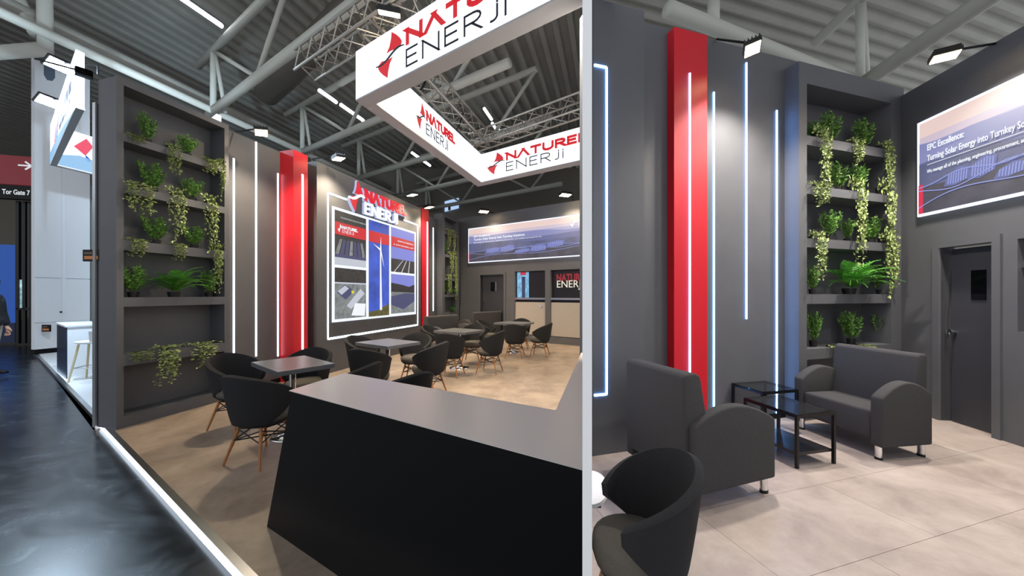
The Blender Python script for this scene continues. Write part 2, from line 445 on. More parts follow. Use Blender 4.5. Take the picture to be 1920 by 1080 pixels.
# backlit poster
x0, x1 = ms(622), ms(778)
zt = (LA.z(622, 389, YM) + LA.z(778, 434, YM)) / 2; zb = (LA.z(622, 606, YM) + LA.z(778, 588, YM)) / 2
pw_, ph_ = x1 - x0, zt - zb
po = thing('backlit_poster', 'backlit poster of five solar and wind photos with red band', 'poster', LA.P(m0 + x0, YM, zb), LA.rz)
YP = -.03
B(0, pw_, YP, -.001, 0, ph_).build('poster_frame', glow('poster white border', (235, 242, 255), 1.1), po)
PR = [0]
def fx(u): return (LA.s(u, YM) - m0 - x0)
colsx = [(fx(625), fx(684)), (fx(689), fx(727.5)), (fx(731), fx(775))]
def flat(parent, name, pts, m, lay, y=YP):
    return MB().prism(pts, y - .0012 * lay, y - .0012 * lay + .001, 'y').build(name, m, parent)
def rect(parent, name, xa, xb, za, zb_, m, lay, y=YP): return flat(parent, name, [(xa, za), (xb, za), (xb, zb_), (xa, zb_)], m, lay, y)
g = lambda n, c, s=1.0: glow('print ' + n, c, s)
G_sky = mat('print deep blue sky', (52, 84, 190), emit=1.0, noise=.35, nscale=2.2)
G_sky2 = g('pale violet sky', (124, 132, 214)); G_hill = g('dark hill', (34, 34, 40)); G_wht = g('print white', (240, 244, 250))
G_field = mat('print dry land', (74, 78, 76), emit=1.0, noise=.5, nscale=9)
G_dark = mat('print dark trees', (42, 42, 44), emit=1.0, noise=.6, nscale=14)
G_roof = g('roof panels blue', (66, 70, 110)); G_pale = g('pale roof', (190, 196, 208)); G_grey = mat('print grey yard', (122, 128, 130), emit=1.0, noise=.4, nscale=10)
G_redb = g('red band', (206, 30, 44)); G_yel = g('yellow', (220, 210, 40)); G_grass = mat('print olive grass', (88, 84, 44), emit=1.0, noise=.5, nscale=12)
xa, xb = colsx[0]; zA, zB = ph_ * .50, ph_ * .975            # upper left photo
rect(po, 'photo_print', xa, xb, zA, zB, G_dark, 1)
ib = [(xa, zA + .40 * (zB - zA)), (xb, zA + .40 * (zB - zA)), (xb, zA + .70 * (zB - zA)), (xa, zA + .70 * (zB - zA))]
rect(po, 'photo_ground', xa, xb, zA, zA + .14 * (zB - zA), G_pale, 2)
rect(po, 'photo_ground', xa, xb, zA + .14 * (zB - zA), zA + .2 * (zB - zA), G_roof, 2)
for i in range(7):
    a = xa + (xb - xa) * i / 7; w = (xb - xa) / 7
    flat(po, 'solar_row', [(a + .05 * w, zA + .2 * (zB - zA)), (a + .8 * w, zA + .2 * (zB - zA)), (a + .7 * w + (xa + xb - 2 * a) * .12, zA + .48 * (zB - zA)), (a + .2 * w + (xa + xb - 2 * a) * .12, zA + .48 * (zB - zA))], G_roof if i % 3 else G_grey, 3)
rect(po, 'photo_ground', xa + .05 * pw_, xb, zB - .1 * (zB - zA) - .03, zB - .1 * (zB - zA), G_grey, 2)
xc, xd = colsx[0]; zC, zD = ph_ * .025, ph_ * .475           # lower left photo
rect(po, 'photo_print', xc, xd, zC, zD, G_grey, 1)
rect(po, 'photo_ground', xc, xd, zC + .72 * (zD - zC), zD, G_dark, 2)
rect(po, 'photo_ground', xc, xd, zC + .69 * (zD - zC), zC + .72 * (zD - zC), G_pale, 3)
dz = zD - zC; dx = xd - xc
flat(po, 'printed_building', [(xc + .05 * dx, zC + .52 * dz), (xc + .32 * dx, zC + .38 * dz), (xc + .6 * dx, zC + .55 * dz), (xc + .3 * dx, zC + .68 * dz)], G_roof, 3)
flat(po, 'printed_building', [(xc + .08 * dx, zC + .54 * dz), (xc + .2 * dx, zC + .47 * dz), (xc + .42 * dx, zC + .6 * dz), (xc + .3 * dx, zC + .66 * dz)], G_pale, 4)
flat(po, 'printed_building', [(xc + .35 * dx, zC + .25 * dz), (xc + .5 * dx, zC + .18 * dz), (xc + .95 * dx, zC + .5 * dz), (xc + .8 * dx, zC + .6 * dz)], G_pale, 3)
flat(po, 'printed_building', [(xc + .5 * dx, zC + .05 * dz), (xc + .95 * dx, zC + .02 * dz), (xc + .98 * dx, zC + .28 * dz), (xc + .62 * dx, zC + .3 * dz)], G_wht, 4)
rect(po, 'printed_building', xc + .5 * dx, xc + .58 * dx, zC + .5 * dz, zC + .56 * dz, G_yel, 5)
xe, xf = colsx[1]
rect(po, 'photo_print', xe, xf, ph_ * .02, ph_ * .98, G_sky, 1)
flat(po, 'photo_ground', [(xe, ph_ * .02), (xf, ph_ * .02), (xf, ph_ * .14), (xe + .7 * (xf - xe), ph_ * .115), (xe + .4 * (xf - xe), ph_ * .08), (xe, ph_ * .07)], G_grass, 2)
xg, xh = colsx[2]; zE = ph_ * .49
rect(po, 'photo_print', xg, xh, zE, ph_ * .975, G_sky2, 1)
rect(po, 'photo_ground', xg, xh, zE, zE + .30 * (ph_ * .975 - zE), G_dark, 2)
for i in range(3):
    flat(po, 'photo_line', [(xg + (.1 + .3 * i) * (xh - xg), zE), (xg + (.14 + .3 * i) * (xh - xg), zE), (xg + (.5 + .15 * i) * (xh - xg), zE + .29 * (ph_ * .975 - zE)), (xg + (.47 + .15 * i) * (xh - xg), zE + .29 * (ph_ * .975 - zE))], G_pale, 3)
rect(po, 'photo_print', xg, xh, ph_ * .03, ph_ * .465, G_sky2, 1)
flat(po, 'photo_ground', [(xg, ph_ * .03), (xh, ph_ * .03), (xh, ph_ * .36), (xg + .75 * (xh - xg), ph_ * .33), (xg + .45 * (xh - xg), ph_ * .35), (xg, ph_ * .37)], G_hill, 2)
flat(po, 'photo_ground', [(xg, ph_ * .03), (xh, ph_ * .03), (xh, ph_ * .26), (xg, ph_ * .27)], G_grey, 3)
flat(po, 'solar_field', [(xg, ph_ * .13), (xg + .5 * (xh - xg), ph_ * .07), (xh, ph_ * .16), (xh, ph_ * .25), (xg + .55 * (xh - xg), ph_ * .255), (xg, ph_ * .22)], G_roof, 4)
for (xa_, xb_) in colsx: rect(po, 'red_band', xa_, xb_, ph_ * .765, ph_ * .875, G_redb, 5)
# wind turbine of the middle photo
cxm = xe + .55 * (xf - xe); hubz = ph_ * .70
flat(po, 'turbine_tower', [(cxm - .035 * (xf - xe), ph_ * .08), (cxm + .075 * (xf - xe), ph_ * .08), (cxm + .02 * (xf - xe), hubz), (cxm - .03 * (xf - xe), hubz)], G_wht, 6)
for a, ln in ((88, .14), (165, .20), (-62, .20)):
    ca, sa = math.cos(math.radians(a)), math.sin(math.radians(a)); l = ln * ph_ * (1 if a == 88 else 1); w = .012 * ph_
    k = 1.0 if a == 88 else .62
    flat(po, 'turbine_blade', [(cxm + sa * w, hubz - ca * w), (cxm + ca * l * k, hubz + sa * l), (cxm - sa * w, hubz + ca * w)], G_wht, 7)
logo(po, xa + .08 * (xb - xa), ph_ * .785, .62 * (xb - xa), ph_ * .075, YP - .011, YP - .0095, G_wht, G_wht, 'ENERJI')
text('poster_lettering', 'EMPOWERING', .05, G_wht, po, xg + .25 * (xh - xg), YP - .01, ph_ * .83, width=.68 * (xh - xg))
text('poster_lettering', 'A SUSTAINABLE LIFE', .045, G_wht, po, xg + .08 * (xh - xg), YP - .01, ph_ * .785, width=.86 * (xh - xg))
# halo-lit logo above it
lg = thing('wall_logo', 'three-dimensional lit red and white company logo above the photo poster', 'sign', LA.P(m0 + ms(651), YM, LA.z(651, 392, YM)), LA.rz)
lw, lh = ms(757) - ms(651), LA.z(660, 338, YM) - LA.z(660, 394, YM)
M_lred = glow('lit red letter face', (226, 22, 44), 1.0); M_lwht = glow('lit white letter face', (245, 250, 255), 1.4); M_halo = glow('letter side glow', (186, 198, 236), .9)
ew = .19 * lw
emblem_mb(ew * 1.1, lh * 1.1, -.055, -.001, -ew * .06, -lh * .05).build('emblem_side', M_halo, lg)
emblem_mb(ew * .95, lh, -.085, -.056, 0, 0).build('emblem', M_lred, lg)
swoosh_mb(ew * 1.2, lh, -.09, -.057, -ew * .1, 0, .05).build('emblem_wave', M_lwht, lg)
tx = ew * 1.15; tw = lw - tx
word('NATUREL', lh * .43, lh * .125, tw, .28, -.055, -.001, tx, lh * .44).build('letter_side', M_halo, lg)
word('NATUREL', lh * .41, lh * .105, tw, .28, -.085, -.056, tx, lh * .455).build('red_letter', M_lred, lg)
word('ENERJI', lh * .40, lh * .06, tw * .76, .34, -.055, -.001, tx, 0).build('letter_side', M_halo, lg)
word('ENERJI', lh * .40, lh * .06, tw * .76, .34, -.085, -.056, tx, 0).build('white_letter', M_lwht, lg)

# ------------------------------------------------------------------ left stand: back wall
sB = lambda u, y=0.0: LB.s(u, y)
zB_ = lambda u, v, y=0.0: LB.z(u, v, y)
zbt = max(zB_(862, 408), zB_(1088, 352))
sEnd = sB(1097)
door_u0, door_u1 = 901, 945
win = [(965, 1022), (1032, 1096)]
dz_top = zB_(922, 515)
wz0, wz1 = zB_(1000, 563), zB_(1000, 508)
wz1b = wz1
wb = struct(B(-.9, sEnd, .0, .14, max(dz_top, wz1) , zB_(940, 398)).build('wall_back', M_wall, None, loc=LB.P(0), rz=LB.rz), 'dark grey back wall of the dining stand with screen, door and hatches')
ztp = max(dz_top, wz1)
B(-.9, sB(door_u0), 0, .14, 0, ztp).build('wall_section', M_wall, wb)
B(sB(door_u1), sB(win[0][0]), 0, .14, 0, ztp).build('wall_section', M_wall, wb)
B(sB(win[0][1]), sB(win[1][0]), 0, .14, 0, ztp).build('wall_section', M_wall, wb)
B(sB(door_u0), sB(door_u1), 0, .14, dz_top, ztp + .001).build('wall_section', M_wall, wb)
for k, (a, b_) in enumerate(win): B(sB(a), sB(b_) if k == 0 else sEnd, 0, .14, wz1, ztp + .001).build('wall_section', M_wall, wb)
# top of the back wall slopes up towards the right in the photograph only by perspective
def door(name, fr, s0, s1, zt, label, win_s, win_z, knob_s, knob_z, mirror=False):
    t = thing(name, label, 'door', fr.P(s0), fr.rz); t['kind'] = 'structure'
    W = s1 - s0
    B(0.02, W - .02, .09, .13, 0.01, zt - .02).build('door_leaf', mat('door leaf charcoal', (54, 54, 60), .5), t)
    B(-.07, 0, -.025, .13, 0, zt + .07).build('door_jamb', M_wall, t)
    B(W, W + .07, -.025, .13, 0, zt + .07).build('door_jamb', M_wall, t)
    B(0, W, -.025, .13, zt, zt + .07).build('door_head', M_wall, t)
    B(win_s[0] - s0, win_s[1] - s0, .082, .09, win_z[0], win_z[1]).build('vision_pane', mat('dark glass', (6, 7, 10), .06), t)
    k = MB().tube((knob_s - s0, .09, knob_z), (knob_s - s0, .03, knob_z), .012, 10); k.tube((knob_s - s0, .045, knob_z), (knob_s - s0, .02, knob_z), .03, 12)
    kk = k.build('door_knob', M_chrome, t, smooth=False)
    B(knob_s - s0 - .006, knob_s - s0 + .006, .014, .02, knob_z - .075, knob_z - .01).build('key', M_chrome, kk)
    return t
door('door_1', LB, sB(door_u0), sB(door_u1), dz_top - .001, 'dark grey door in the back wall behind the dining tables', (sB(920, .085), sB(931, .085)), (zB_(925, 546, .085), zB_(925, 529, .085)), sB(908, .085), zB_(908, 568, .085))
# hatches (serving windows with pale panels below)
M_panel = mat('pale warm grey panel', (168, 160, 150), .5, noise=.05, nscale=30)
def hatch(label, ua, ub, zlow, zhigh, knob, end=None):
    s0, s1 = sB(ua), end if end else sB(ub)
    t = thing('serving_hatch', label, 'hatch', LB.P(s0), LB.rz)
    W = s1 - s0
    B(0, W, .11, .14, .22, zhigh).build('hatch_back', mat('hatch black', (18, 18, 20), .35), t)
    B(0.01, W - .01, .03, .109, .22, zlow - .06).build('pale_panel', M_panel, t)
    B(0, W, .02, .10, zlow + .02, zlow + .075).build('sill', M_alu, t)
    B(0, W, .0, .14, 0, .20).build('plinth', M_wall, t)
    if knob:
        MB().tube((knob[0] - s0, .03, knob[1]), (knob[0] - s0, -.01, knob[1]), .03, 10).build('panel_knob', M_chrome, t)
    return t
zlow = zB_(1000, 563)
h1 = hatch('left serving hatch with pale lower panel and a lit blue screen edge', win[0][0], win[0][1], zlow, wz1, (sB(1014), zB_(1014, 574)))
h2 = hatch('right serving hatch with pale lower panel and company name on dark glass', win[1][0], 1096, zlow, wz1, None, end=sEnd)
# lit display leaning in the left hatch
d1 = thing('lit_display', 'tall narrow bright blue display inside the left serving hatch', 'display', LB.P(sB(966) + .03, .07, zlow + .08), LB.rz)
dw = sB(987) - sB(966); dh = wz1 - zlow - .10
B(0, dw, 0, .03, 0, dh).build('display_panel', mat('display blue', (118, 176, 240), emit=1.0, noise=.6, nscale=5, stretch=(4, 4, 1)), d1)
B(dw * .42, dw * .72, -.004, 0, .0, dh * .82).build('display_figure', glow('display dark figure', (24, 44, 84)), d1)
B(dw * .3, dw * .8, -.004, 0, dh * .88, dh).build('display_banner', glow('display red', (190, 40, 60)), d1)
s0h = sB(win[1][0])
xw0 = sB(1040) - s0h
text('red_lettering', 'NATUREL', .3, glow('dim red letters', (150, 28, 44)), h2, xw0, .108, zB_(1060, 527, .1), .004, .03, width=(sEnd - s0h - xw0) * 1.02)
text('white_lettering', 'ENERJI', .3, glow('cream letters', (236, 230, 210)), h2, xw0, .108, zB_(1060, 539, .1), .004, .0, width=sB(1089) - sB(1040))
# landscape screen
def landscape(fr, s0, s1, z0, z1, label, Wf=None, cut=None):
    t = thing('landscape_screen', label, 'screen', fr.P(s0, -.03, z0), fr.rz)
    W, Hh = s1 - s0, z1 - z0
    bw = .03; Wf = Wf or W; kx = 3.6 / Wf
    B(0, W, 0, .029, 0, Hh).build('screen_frame', glow('screen white edge', (232, 240, 255), 1.3), t)
    Y = -.001
    xr_ = W if cut else W - bw
    sk = [(232, 206, 200), (206, 190, 206), (170, 168, 204), (140, 144, 190)]
    for i in range(4):
        za, zb2 = bw + (Hh - 2 * bw) * (.84 - .08 * i + .0), bw + (Hh - 2 * bw) * (.92 - .08 * i + .08 * (i == 0))
        rect(t, 'sky_band', bw, xr_, za, zb2, g('dawn sky %d' % i, sk[i]), 1, Y)
    def ridge(zf, amp, seed, m, lay, name, ntop=28):
        rnd = random.Random(seed); ph = [rnd.random() * 6.28 for _ in range(4)]
        pts = [(bw, bw), (xr_, bw)]
        for i in range(ntop + 1):
            x = xr_ - (xr_ - bw) * i / ntop
            zz = zf + amp * (math.sin(x * kx * .9 + ph[0]) * .6 + math.sin(x * kx * 2.1 + ph[1]) * .3 + math.sin(x * kx * 4.7 + ph[2]) * .12)
            pts.append((x, bw + (Hh - 2 * bw) * min(.98, zz)))
        flat(t, name, pts, m, lay, Y)
    ridge(.74, .07, 3, g('far ridge', (132, 136, 184)), 2, 'printed_ridge')
    ridge(.60, .05, 5, g('mid ridge', (98, 104, 150)), 3, 'printed_ridge')
    ridge(.50, .06, 8, mat('print dusk plain', (84, 90, 128), emit=1.0, noise=.3, nscale=2.0), 4, 'printed_plain')
    ridge(.30, .06, 11, mat('print dusk scrub', (64, 62, 78), emit=1.0, noise=.4, nscale=4.0), 7, 'printed_plain')
    rnd = random.Random(4)
    slope = g('solar slope', (92, 100, 160)); rowm = g('solar row', (136, 148, 214))
    k = 0
    while True:                             # solar fields on the slopes: a lighter field with rows
        cx = bw + Wf * (.24 + .135 * k); cz = bw + Hh * (.27 + .06 * math.sin(k * 1.9 + .4)); w = Wf * .13; hh = Hh * (.075 + .02 * math.sin(k * 2.3))
        if cx + w * .62 > xr_: break
        flat(t, 'solar_field', [(cx - w * .6, cz - hh), (cx - w * .1, cz - hh * 1.15), (cx + w * .5, cz - hh * .7), (cx + w * .6, cz + hh * .7), (cx + w * .1, cz + hh * 1.1), (cx - w * .4, cz + hh * .3)], slope, 8, Y)
        for j in range(8):
            xx = cx - w * .42 + w * .9 * j / 8; lo, hi = cz - hh * (.95 - .05 * abs(j - 3)), cz + hh * (.35 + .09 * min(j, 10 - j))
            flat(t, 'solar_row', [(xx, lo), (xx + w / 20, lo), (xx + w / 20 + w * .05, hi), (xx + w * .05, hi)], rowm, 9, Y)
        k += 1
    mroad = g('pale road', (136, 146, 208))
    for k, (z_, sl, am, fq) in enumerate(((.05, .30, .05, 7.0), (.20, .16, .045, 11.0), (.30, .05, .03, 14.0))):
        pts = []; n_ = int(24 * W / Wf)
        for i in range(n_ + 1):
            x = bw + (xr_ - bw) * i / n_; a = x / Wf
            pts.append((x, bw + Hh * (z_ + sl * a * (1 - .5 * a) * (1 if a < 1 else 1 / a) + am * math.sin(a * fq + k * 2))))
        mb = MB()
        for p, q in zip(pts, pts[1:]): mb.prism([(p[0], p[1] - .006), (q[0], q[1] - .006), (q[0], q[1] + .006), (p[0], p[1] + .006)], Y - .0122, Y - .0115, 'y')
        mb.build('printed_road', mroad, t)
    rect(t, 'red_bar', bw, bw + .05, bw, bw + Hh * .30, glow('screen red bar', (226, 12, 70)), 10, Y)
    return t, W, Hh
zs0 = (zB_(880, 496) + zB_(1090, 477)) / 2; zs1 = (zB_(880, 432) + zB_(1090, 398)) / 2
ls, W_, H_ = landscape(LB, sB(879), sEnd - .02, zs0, zs1, 'wide landscape screen above the door and hatches of the dining stand')
hw_ = sB(985) - sB(890)
text('headline', 'EPC Excellence:', .1, G_wht, ls, sB(890) - sB(879), -.014, H_ * .72, width=hw_ * .34, bold=.02)
text('headline', 'Turning Solar Energy into Turnkey Solutions', .1, G_wht, ls, sB(890) - sB(879), -.014, H_ * .63, width=hw_, bold=.02)
text('subline', 'We manage all of the planning, engineering, procurement, and installation processes for you.', .06, G_wht, ls, sB(890) - sB(879), -.014, H_ * .55, width=hw_ * 1.3)
logo(ls, sB(1070) - sB(879), H_ * .70, 1.15, H_ * .2, -.016, -.014, G_wht, G_wht, 'ENERJI')

# ------------------------------------------------------------------ right stand walls
YR = .16                                  # recessed light wall
sR = lambda u, y=0.0: RA.s(u, y)
zR = lambda u, v, y=0.0: RA.z(u, v, y)
zrw = zR(1420, 96, YR)
rs0 = sR(1196, YR)
wr = struct(wallbox('wall_lounge', RA, rs0, sR(1500, YR), YR, YR + .12, 0, zrw, M_wall), 'dark grey light-strip wall of the lounge stand')
for um, v0, v1 in ((1338, 173, 800), (1399, 118, 598), (1456, 207, 800)):
    z0 = max(.05, zR(um, v1, YR))
    strip(wr, sR(um, YR) - rs0, YR, z0, min(zR(um, v0, YR), zrw), .013, M_led_cool)
B(0, sR(1500, YR) - rs0, YR - .01, YR, 0, .06).build('baseboard', M_black, wr)
# red column
cs0, cs1 = sR(1264, .06), sR(1326, .06)
rc = thing('red_column', 'tall red wall column with light strip behind the nearer sofa', 'column', RA.P(cs0), RA.rz)
zc = zR(1264, 50, .06)
B(0, cs1 - cs0, .06, YR, 0, zc).build('column_body', M_red, rc)
strip(rc, sR(1293, .06) - cs0, .06, .45, zR(1296, 138, .06), .013, M_led_cool)
# media panel at the left end
YM2 = -.10
ps0, ps1 = sR(1108.5, YM2), sR(1208, YM2)
mp_ = thing('display_wall', 'dark blue-grey display wall end with lit frame corner beside white partition', 'display wall', RA.P(ps0), RA.rz)
zmp = zR(1160, 8, YM2)
B(0.02, ps1 - ps0, YM2, YR, 0, zmp).build('wall_panel', M_wall, mp_)
xl = sR(1137, YM2) - ps0; zlt, zlb = zR(1137, 127, YM2), zR(1137, 739, YM2)
strip(mp_, xl, YM2, zlb, zlt, .014, M_led_cool)
B(0.03, xl, YM2 - .008, YM2, zlt - .009, zlt + .009).build('light_strip', M_led_cool, mp_)
B(0.03, xl, YM2 - .008, YM2, zlb - .009, zlb + .009).build('light_strip', M_led_cool, mp_)
# planted block
s0, s1 = sR(1498), .05
zz = lambda u, v: zR(u, v)
shR = []
for a_t, a_b, b_t, b_b in ((254, 272, 281, 297), (344, 360, 369, 384), (448, 465, 455, 470), (551, 568, 552, 570), (655, 676, 645, 662)):
    shR.append(((zz(1513, a_t) + zz(1671, b_t)) / 2, (zz(1513, a_b) + zz(1671, b_b)) / 2))
pwR = shelf_wall(RA, 'plant_shelf_wall', 'dark grey wall block with planted niches behind the lounge sofa', s0, s1, sR(1513), sR(1671), zR(1520, 120), shR, .10, (zz(1513, 152) + zz(1671, 198)) / 2, depth=.34)
# door wall
tB = lambda u, y=0.0: RB.s(u, y)
zRB = lambda u, v, y=0.0: RB.z(u, v, y)
zdw = zRB(1760, 140)
du0, du1 = 1764, 1864
dzt = (zRB(1766, 466) + zRB(1862, 452)) / 2
ou0 = 1908
rbw = struct(B(0, 3.2, 0, .14, dzt, zdw).build('wall_right', M_wall, None, loc=RB.P(0), rz=RB.rz), 'dark grey door wall of the lounge stand with landscape screen')
B(0, tB(du0), 0, .14, 0, dzt).build('wall_section', M_wall, rbw)
B(tB(du1), tB(ou0), 0, .14, 0, dzt).build('wall_section', M_wall, rbw)
B(2.2, 3.2, 0, .14, 0, dzt).build('wall_section', M_wall, rbw)
door('door_2', RB, tB(du0), tB(du1), dzt - .001, 'charcoal door with small dark pane and chrome knob beside the sofa', (tB(1821, .085), tB(1849, .085)), (zRB(1835, 562, .085), zRB(1835, 506, .085)), tB(1791, .085), zRB(1791, 622, .085))
ho = thing('serving_hatch', 'dark opening at the right edge beside the lounge door', 'hatch', RB.P(tB(ou0)), RB.rz)
B(0, 2.2 - tB(ou0), .11, .14, 0, dzt).build('hatch_back', mat('hatch black', (18, 18, 20), .35), ho)
B(.0, 2.2 - tB(ou0), .03, .10, 1.72, 1.76).build('sill', M_alu, ho)
B(.0, 2.2 - tB(ou0), .0, .10, 0, 1.1).build('lower_panel', M_wall, ho)
za_, zb_2 = (zRB(1725, 412) + zRB(1919, 360)) / 2, (zRB(1725, 233) + zRB(1919, 139)) / 2
lr, W2, H2 = landscape(RB, tB(1725), tB(1725) + 3.0, za_, zb_2, 'large landscape screen above the lounge door', 1.7)
q = lambda u: tB(u) - tB(1725)
text('headline', 'EPC Excellence:', .1, G_wht, lr, q(1746), -.014, H2 * .665, width=q(1815) - q(1746), bold=.02)
text('headline', 'Turning Solar Energy into Turnkey Solutions', .1, G_wht, lr, q(1746), -.014, H2 * .555, width=(q(1916) - q(1746)) * 43 / 34.0, bold=.012)
rect(lr, 'headline_rule', q(1746), q(1746) + 1.9, H2 * .515, H2 * .52, G_wht, 11, -.001)
text('subline', 'We manage all of the planning, engineering, procurement, and installation processes for you.', .06, G_wht, lr, q(1746), -.014, H2 * .43, width=(q(1916) - q(1746)) * 92 / 56.0, bold=.006)

# ------------------------------------------------------------------ plants
def leaf(mb, p, d, L, W, rnd):
    d = Vector(d).normalized(); s = d.cross(Vector((rnd.uniform(-1, 1), rnd.uniform(-1, 1), rnd.uniform(-1, 1)))).normalized() * W
    m = p + d * L * .45; up = d.cross(s).normalized() * L * .12
    mb.add([p, m + s + up, p + d * L, m - s + up], [(0, 1, 2, 3)])
def bush_mesh(seed, h=.26, w=.11, ns=20, nl=16, L=.04):
    rnd = random.Random(seed); mb = MB(); st = MB()
    for i in range(ns):
        a = rnd.uniform(0, 6.28); r = w * math.sqrt(rnd.random()); hh = h * rnd.uniform(.65, 1.0)
        p0 = Vector((0, 0, .02)); top = Vector((r * math.cos(a), r * math.sin(a) * .8, hh)); mid = (p0 + top) / 2 + Vector((r * .3 * math.cos(a), r * .3 * math.sin(a), 0))
        pv = p0
        for j in range(1, nl + 1):
            t = j / nl; p = p0 * (1 - t) ** 2 + mid * 2 * t * (1 - t) + top * t * t
            if j % 3 == 0: st.tube(pv, p, .0018, 3); pv = p
            if t > .2:
                for k in range(2):
                    leaf(mb, p, (rnd.uniform(-1, 1), rnd.uniform(-1, 1), rnd.uniform(-.1, 1.0)), L * rnd.uniform(.7, 1.15), L * .2, rnd)
    return mb, st
def vine_mesh(seed, h=.5, w=.14, ns=8, L=.034, head=.08):
    # hangs from z=0 down; y stays in front (negative) of the shelf edge
    rnd = random.Random(seed); mb = MB(); st = MB()
    for i in range(ns):
        x = rnd.uniform(-w, w) * .7; ln = h * rnd.uniform(.45, 1.0); y = -rnd.uniform(.03, .075)
        pts = [Vector((x * .5, .04, .012)), Vector((x * .8, -.015, rnd.uniform(.3, 1) * head)), Vector((x, y, -.01))]
        n = max(3, int(ln / .035)); xx = x
        for j in range(n):
            xx += rnd.uniform(-.016, .016); pts.append(Vector((xx, y + rnd.uniform(-.012, .012), -ln * (j + 1) / n)))
        for a, b in zip(pts, pts[1:]): st.tube(a, b, .0016, 3)
        for p in pts[1:]:
            for k in range(3):
                q_ = p + Vector((rnd.uniform(-.022, .022), rnd.uniform(-.02, .004) if p.z < 0 else rnd.uniform(-.02, .02), rnd.uniform(-.015, .015)))
                leaf(mb, q_, (rnd.uniform(-1, 1), rnd.uniform(-.8, .1), rnd.uniform(-1, .4)), L * rnd.uniform(.7, 1.2), L * .33, rnd)
    for i in range(40):                     # crown on the shelf edge
        q_ = Vector((rnd.uniform(-w, w), rnd.uniform(-.05, .05), rnd.uniform(.02, head)))
        leaf(mb, q_, (rnd.uniform(-1, 1), rnd.uniform(-1, .3), rnd.uniform(-.3, 1)), L * rnd.uniform(.8, 1.2), L * .33, rnd)
    return mb, st
def frond_mesh(seed, ln=.30):
    rnd = random.Random(seed); mb = MB(); n = 16; pv = None
    for j in range(n + 1):
        t = j / n; p = Vector((ln * t, 0, ln * (.75 * t - .85 * t * t)))
        if pv is not None:
            mb.tube(pv, p, .002, 3)
            w = ln * .20 * math.sin(math.pi * min(1, .12 + t * .9)) + .004
            for s in (-1, 1):
                d = Vector((.5, s, -.1)).normalized(); q_ = p + d * w
                mb.add([p - Vector((.007, 0, 0)), q_ - Vector((.004, 0, 0)), q_ + Vector((.004, 0, .002)), p + Vector((.007, 0, 0))], [(0, 1, 2, 3)])
        pv = p
    return mb
def plant_pot(t, r=.045, h=.045):
    MB().lathe([(r * .8, 0), (r, h), (r * .9, h), (r * .85, h - .01)], 12).build('pot', M_pot, t)
protos = {}
def bush(loc, rz, sc_, label, group, kind=0):
    if ('b', kind) not in protos:
        t = thing('potted_bush', label, 'plant', loc, rz, group)
        mb, st = bush_mesh(10 + kind); f_ = mb.build('foliage', M_leafA, t, kind='stuff'); st.build('stems', M_stem, t, kind='stuff'); plant_pot(t)
        t.scale = sc_; protos[('b', kind)] = t; return t
    return dup(protos[('b', kind)], loc, rz, label, group, sc_)
def vine(loc, rz, sc_, label, group, kind=0, h=.5):
    if ('v', kind) not in protos:
        t = thing('trailing_ivy', label, 'plant', loc, rz, group)
        mb, st = vine_mesh(30 + kind); mb.build('foliage', M_leafB, t, kind='stuff'); st.build('stems', M_stem, t, kind='stuff')
        MB().lathe([(.03, 0), (.04, .05), (.034, .05)], 10, (0, .06)).build('pot', M_pot, t)
        t.scale = sc_; protos[('v', kind)] = t; return t
    return dup(protos[('v', kind)], loc, rz, label, group, sc_)
def fern(loc, rz, s, label, group):
    t = thing('potted_fern', label, 'plant', loc, rz, group)
    for i in range(22):
        a = math.radians(-200 + 220 * i / 21 + random.uniform(-6, 6)); ln = .30 * random.uniform(.8, 1.1)
        o = frond_mesh(i, ln).build('frond', M_leafC, t); o.rotation_euler = (0, -random.uniform(.1, 1.05), a); o.location = (0, -.02, .05)
    plant_pot(t, .05, .05); t.scale = (s, s, s)
    return t
ordw = ['top', 'second', 'third', 'fourth', 'fifth']
def place_plants(fr, yb, shelves, items, where, grp):
    # items: (shelf index, kind, u, pixel height, pixel half width, words)
    for k, kind, u, hp, wp, words in items:
        s = fr.s(u, yb); P_ = fr.P(s, yb); Y = P_.y; z = shelves[k][0]
        h = hp / F * Y; w = wp / F * Y / (.96 if abs(fr.d.x) > .5 else 1.1)
        label = '%s, %s shelf of %s' % (words, ordw[k], where)
        if kind == 'bush':
            P_ = fr.P(fr.s(u, .13), .13)
            bush((P_.x, P_.y, z + .001), fr.rz + random.uniform(-.3, .3), (min(w / .085, 1.15), min(w / .085, 1.0), h / .25), label, grp, random.randint(0, 2))
        elif kind == 'vine':
            P_ = fr.P(s, 0)
            vine((P_.x, P_.y, z + .001), fr.rz, (w / .13, 1.0, h / .5), label, grp, random.randint(0, 2))
        else:
            P_ = fr.P(fr.s(u, .07), .07)
            fern((P_.x, P_.y, z + .001), fr.rz, hp / 42.0 * 1.2, label, grp)
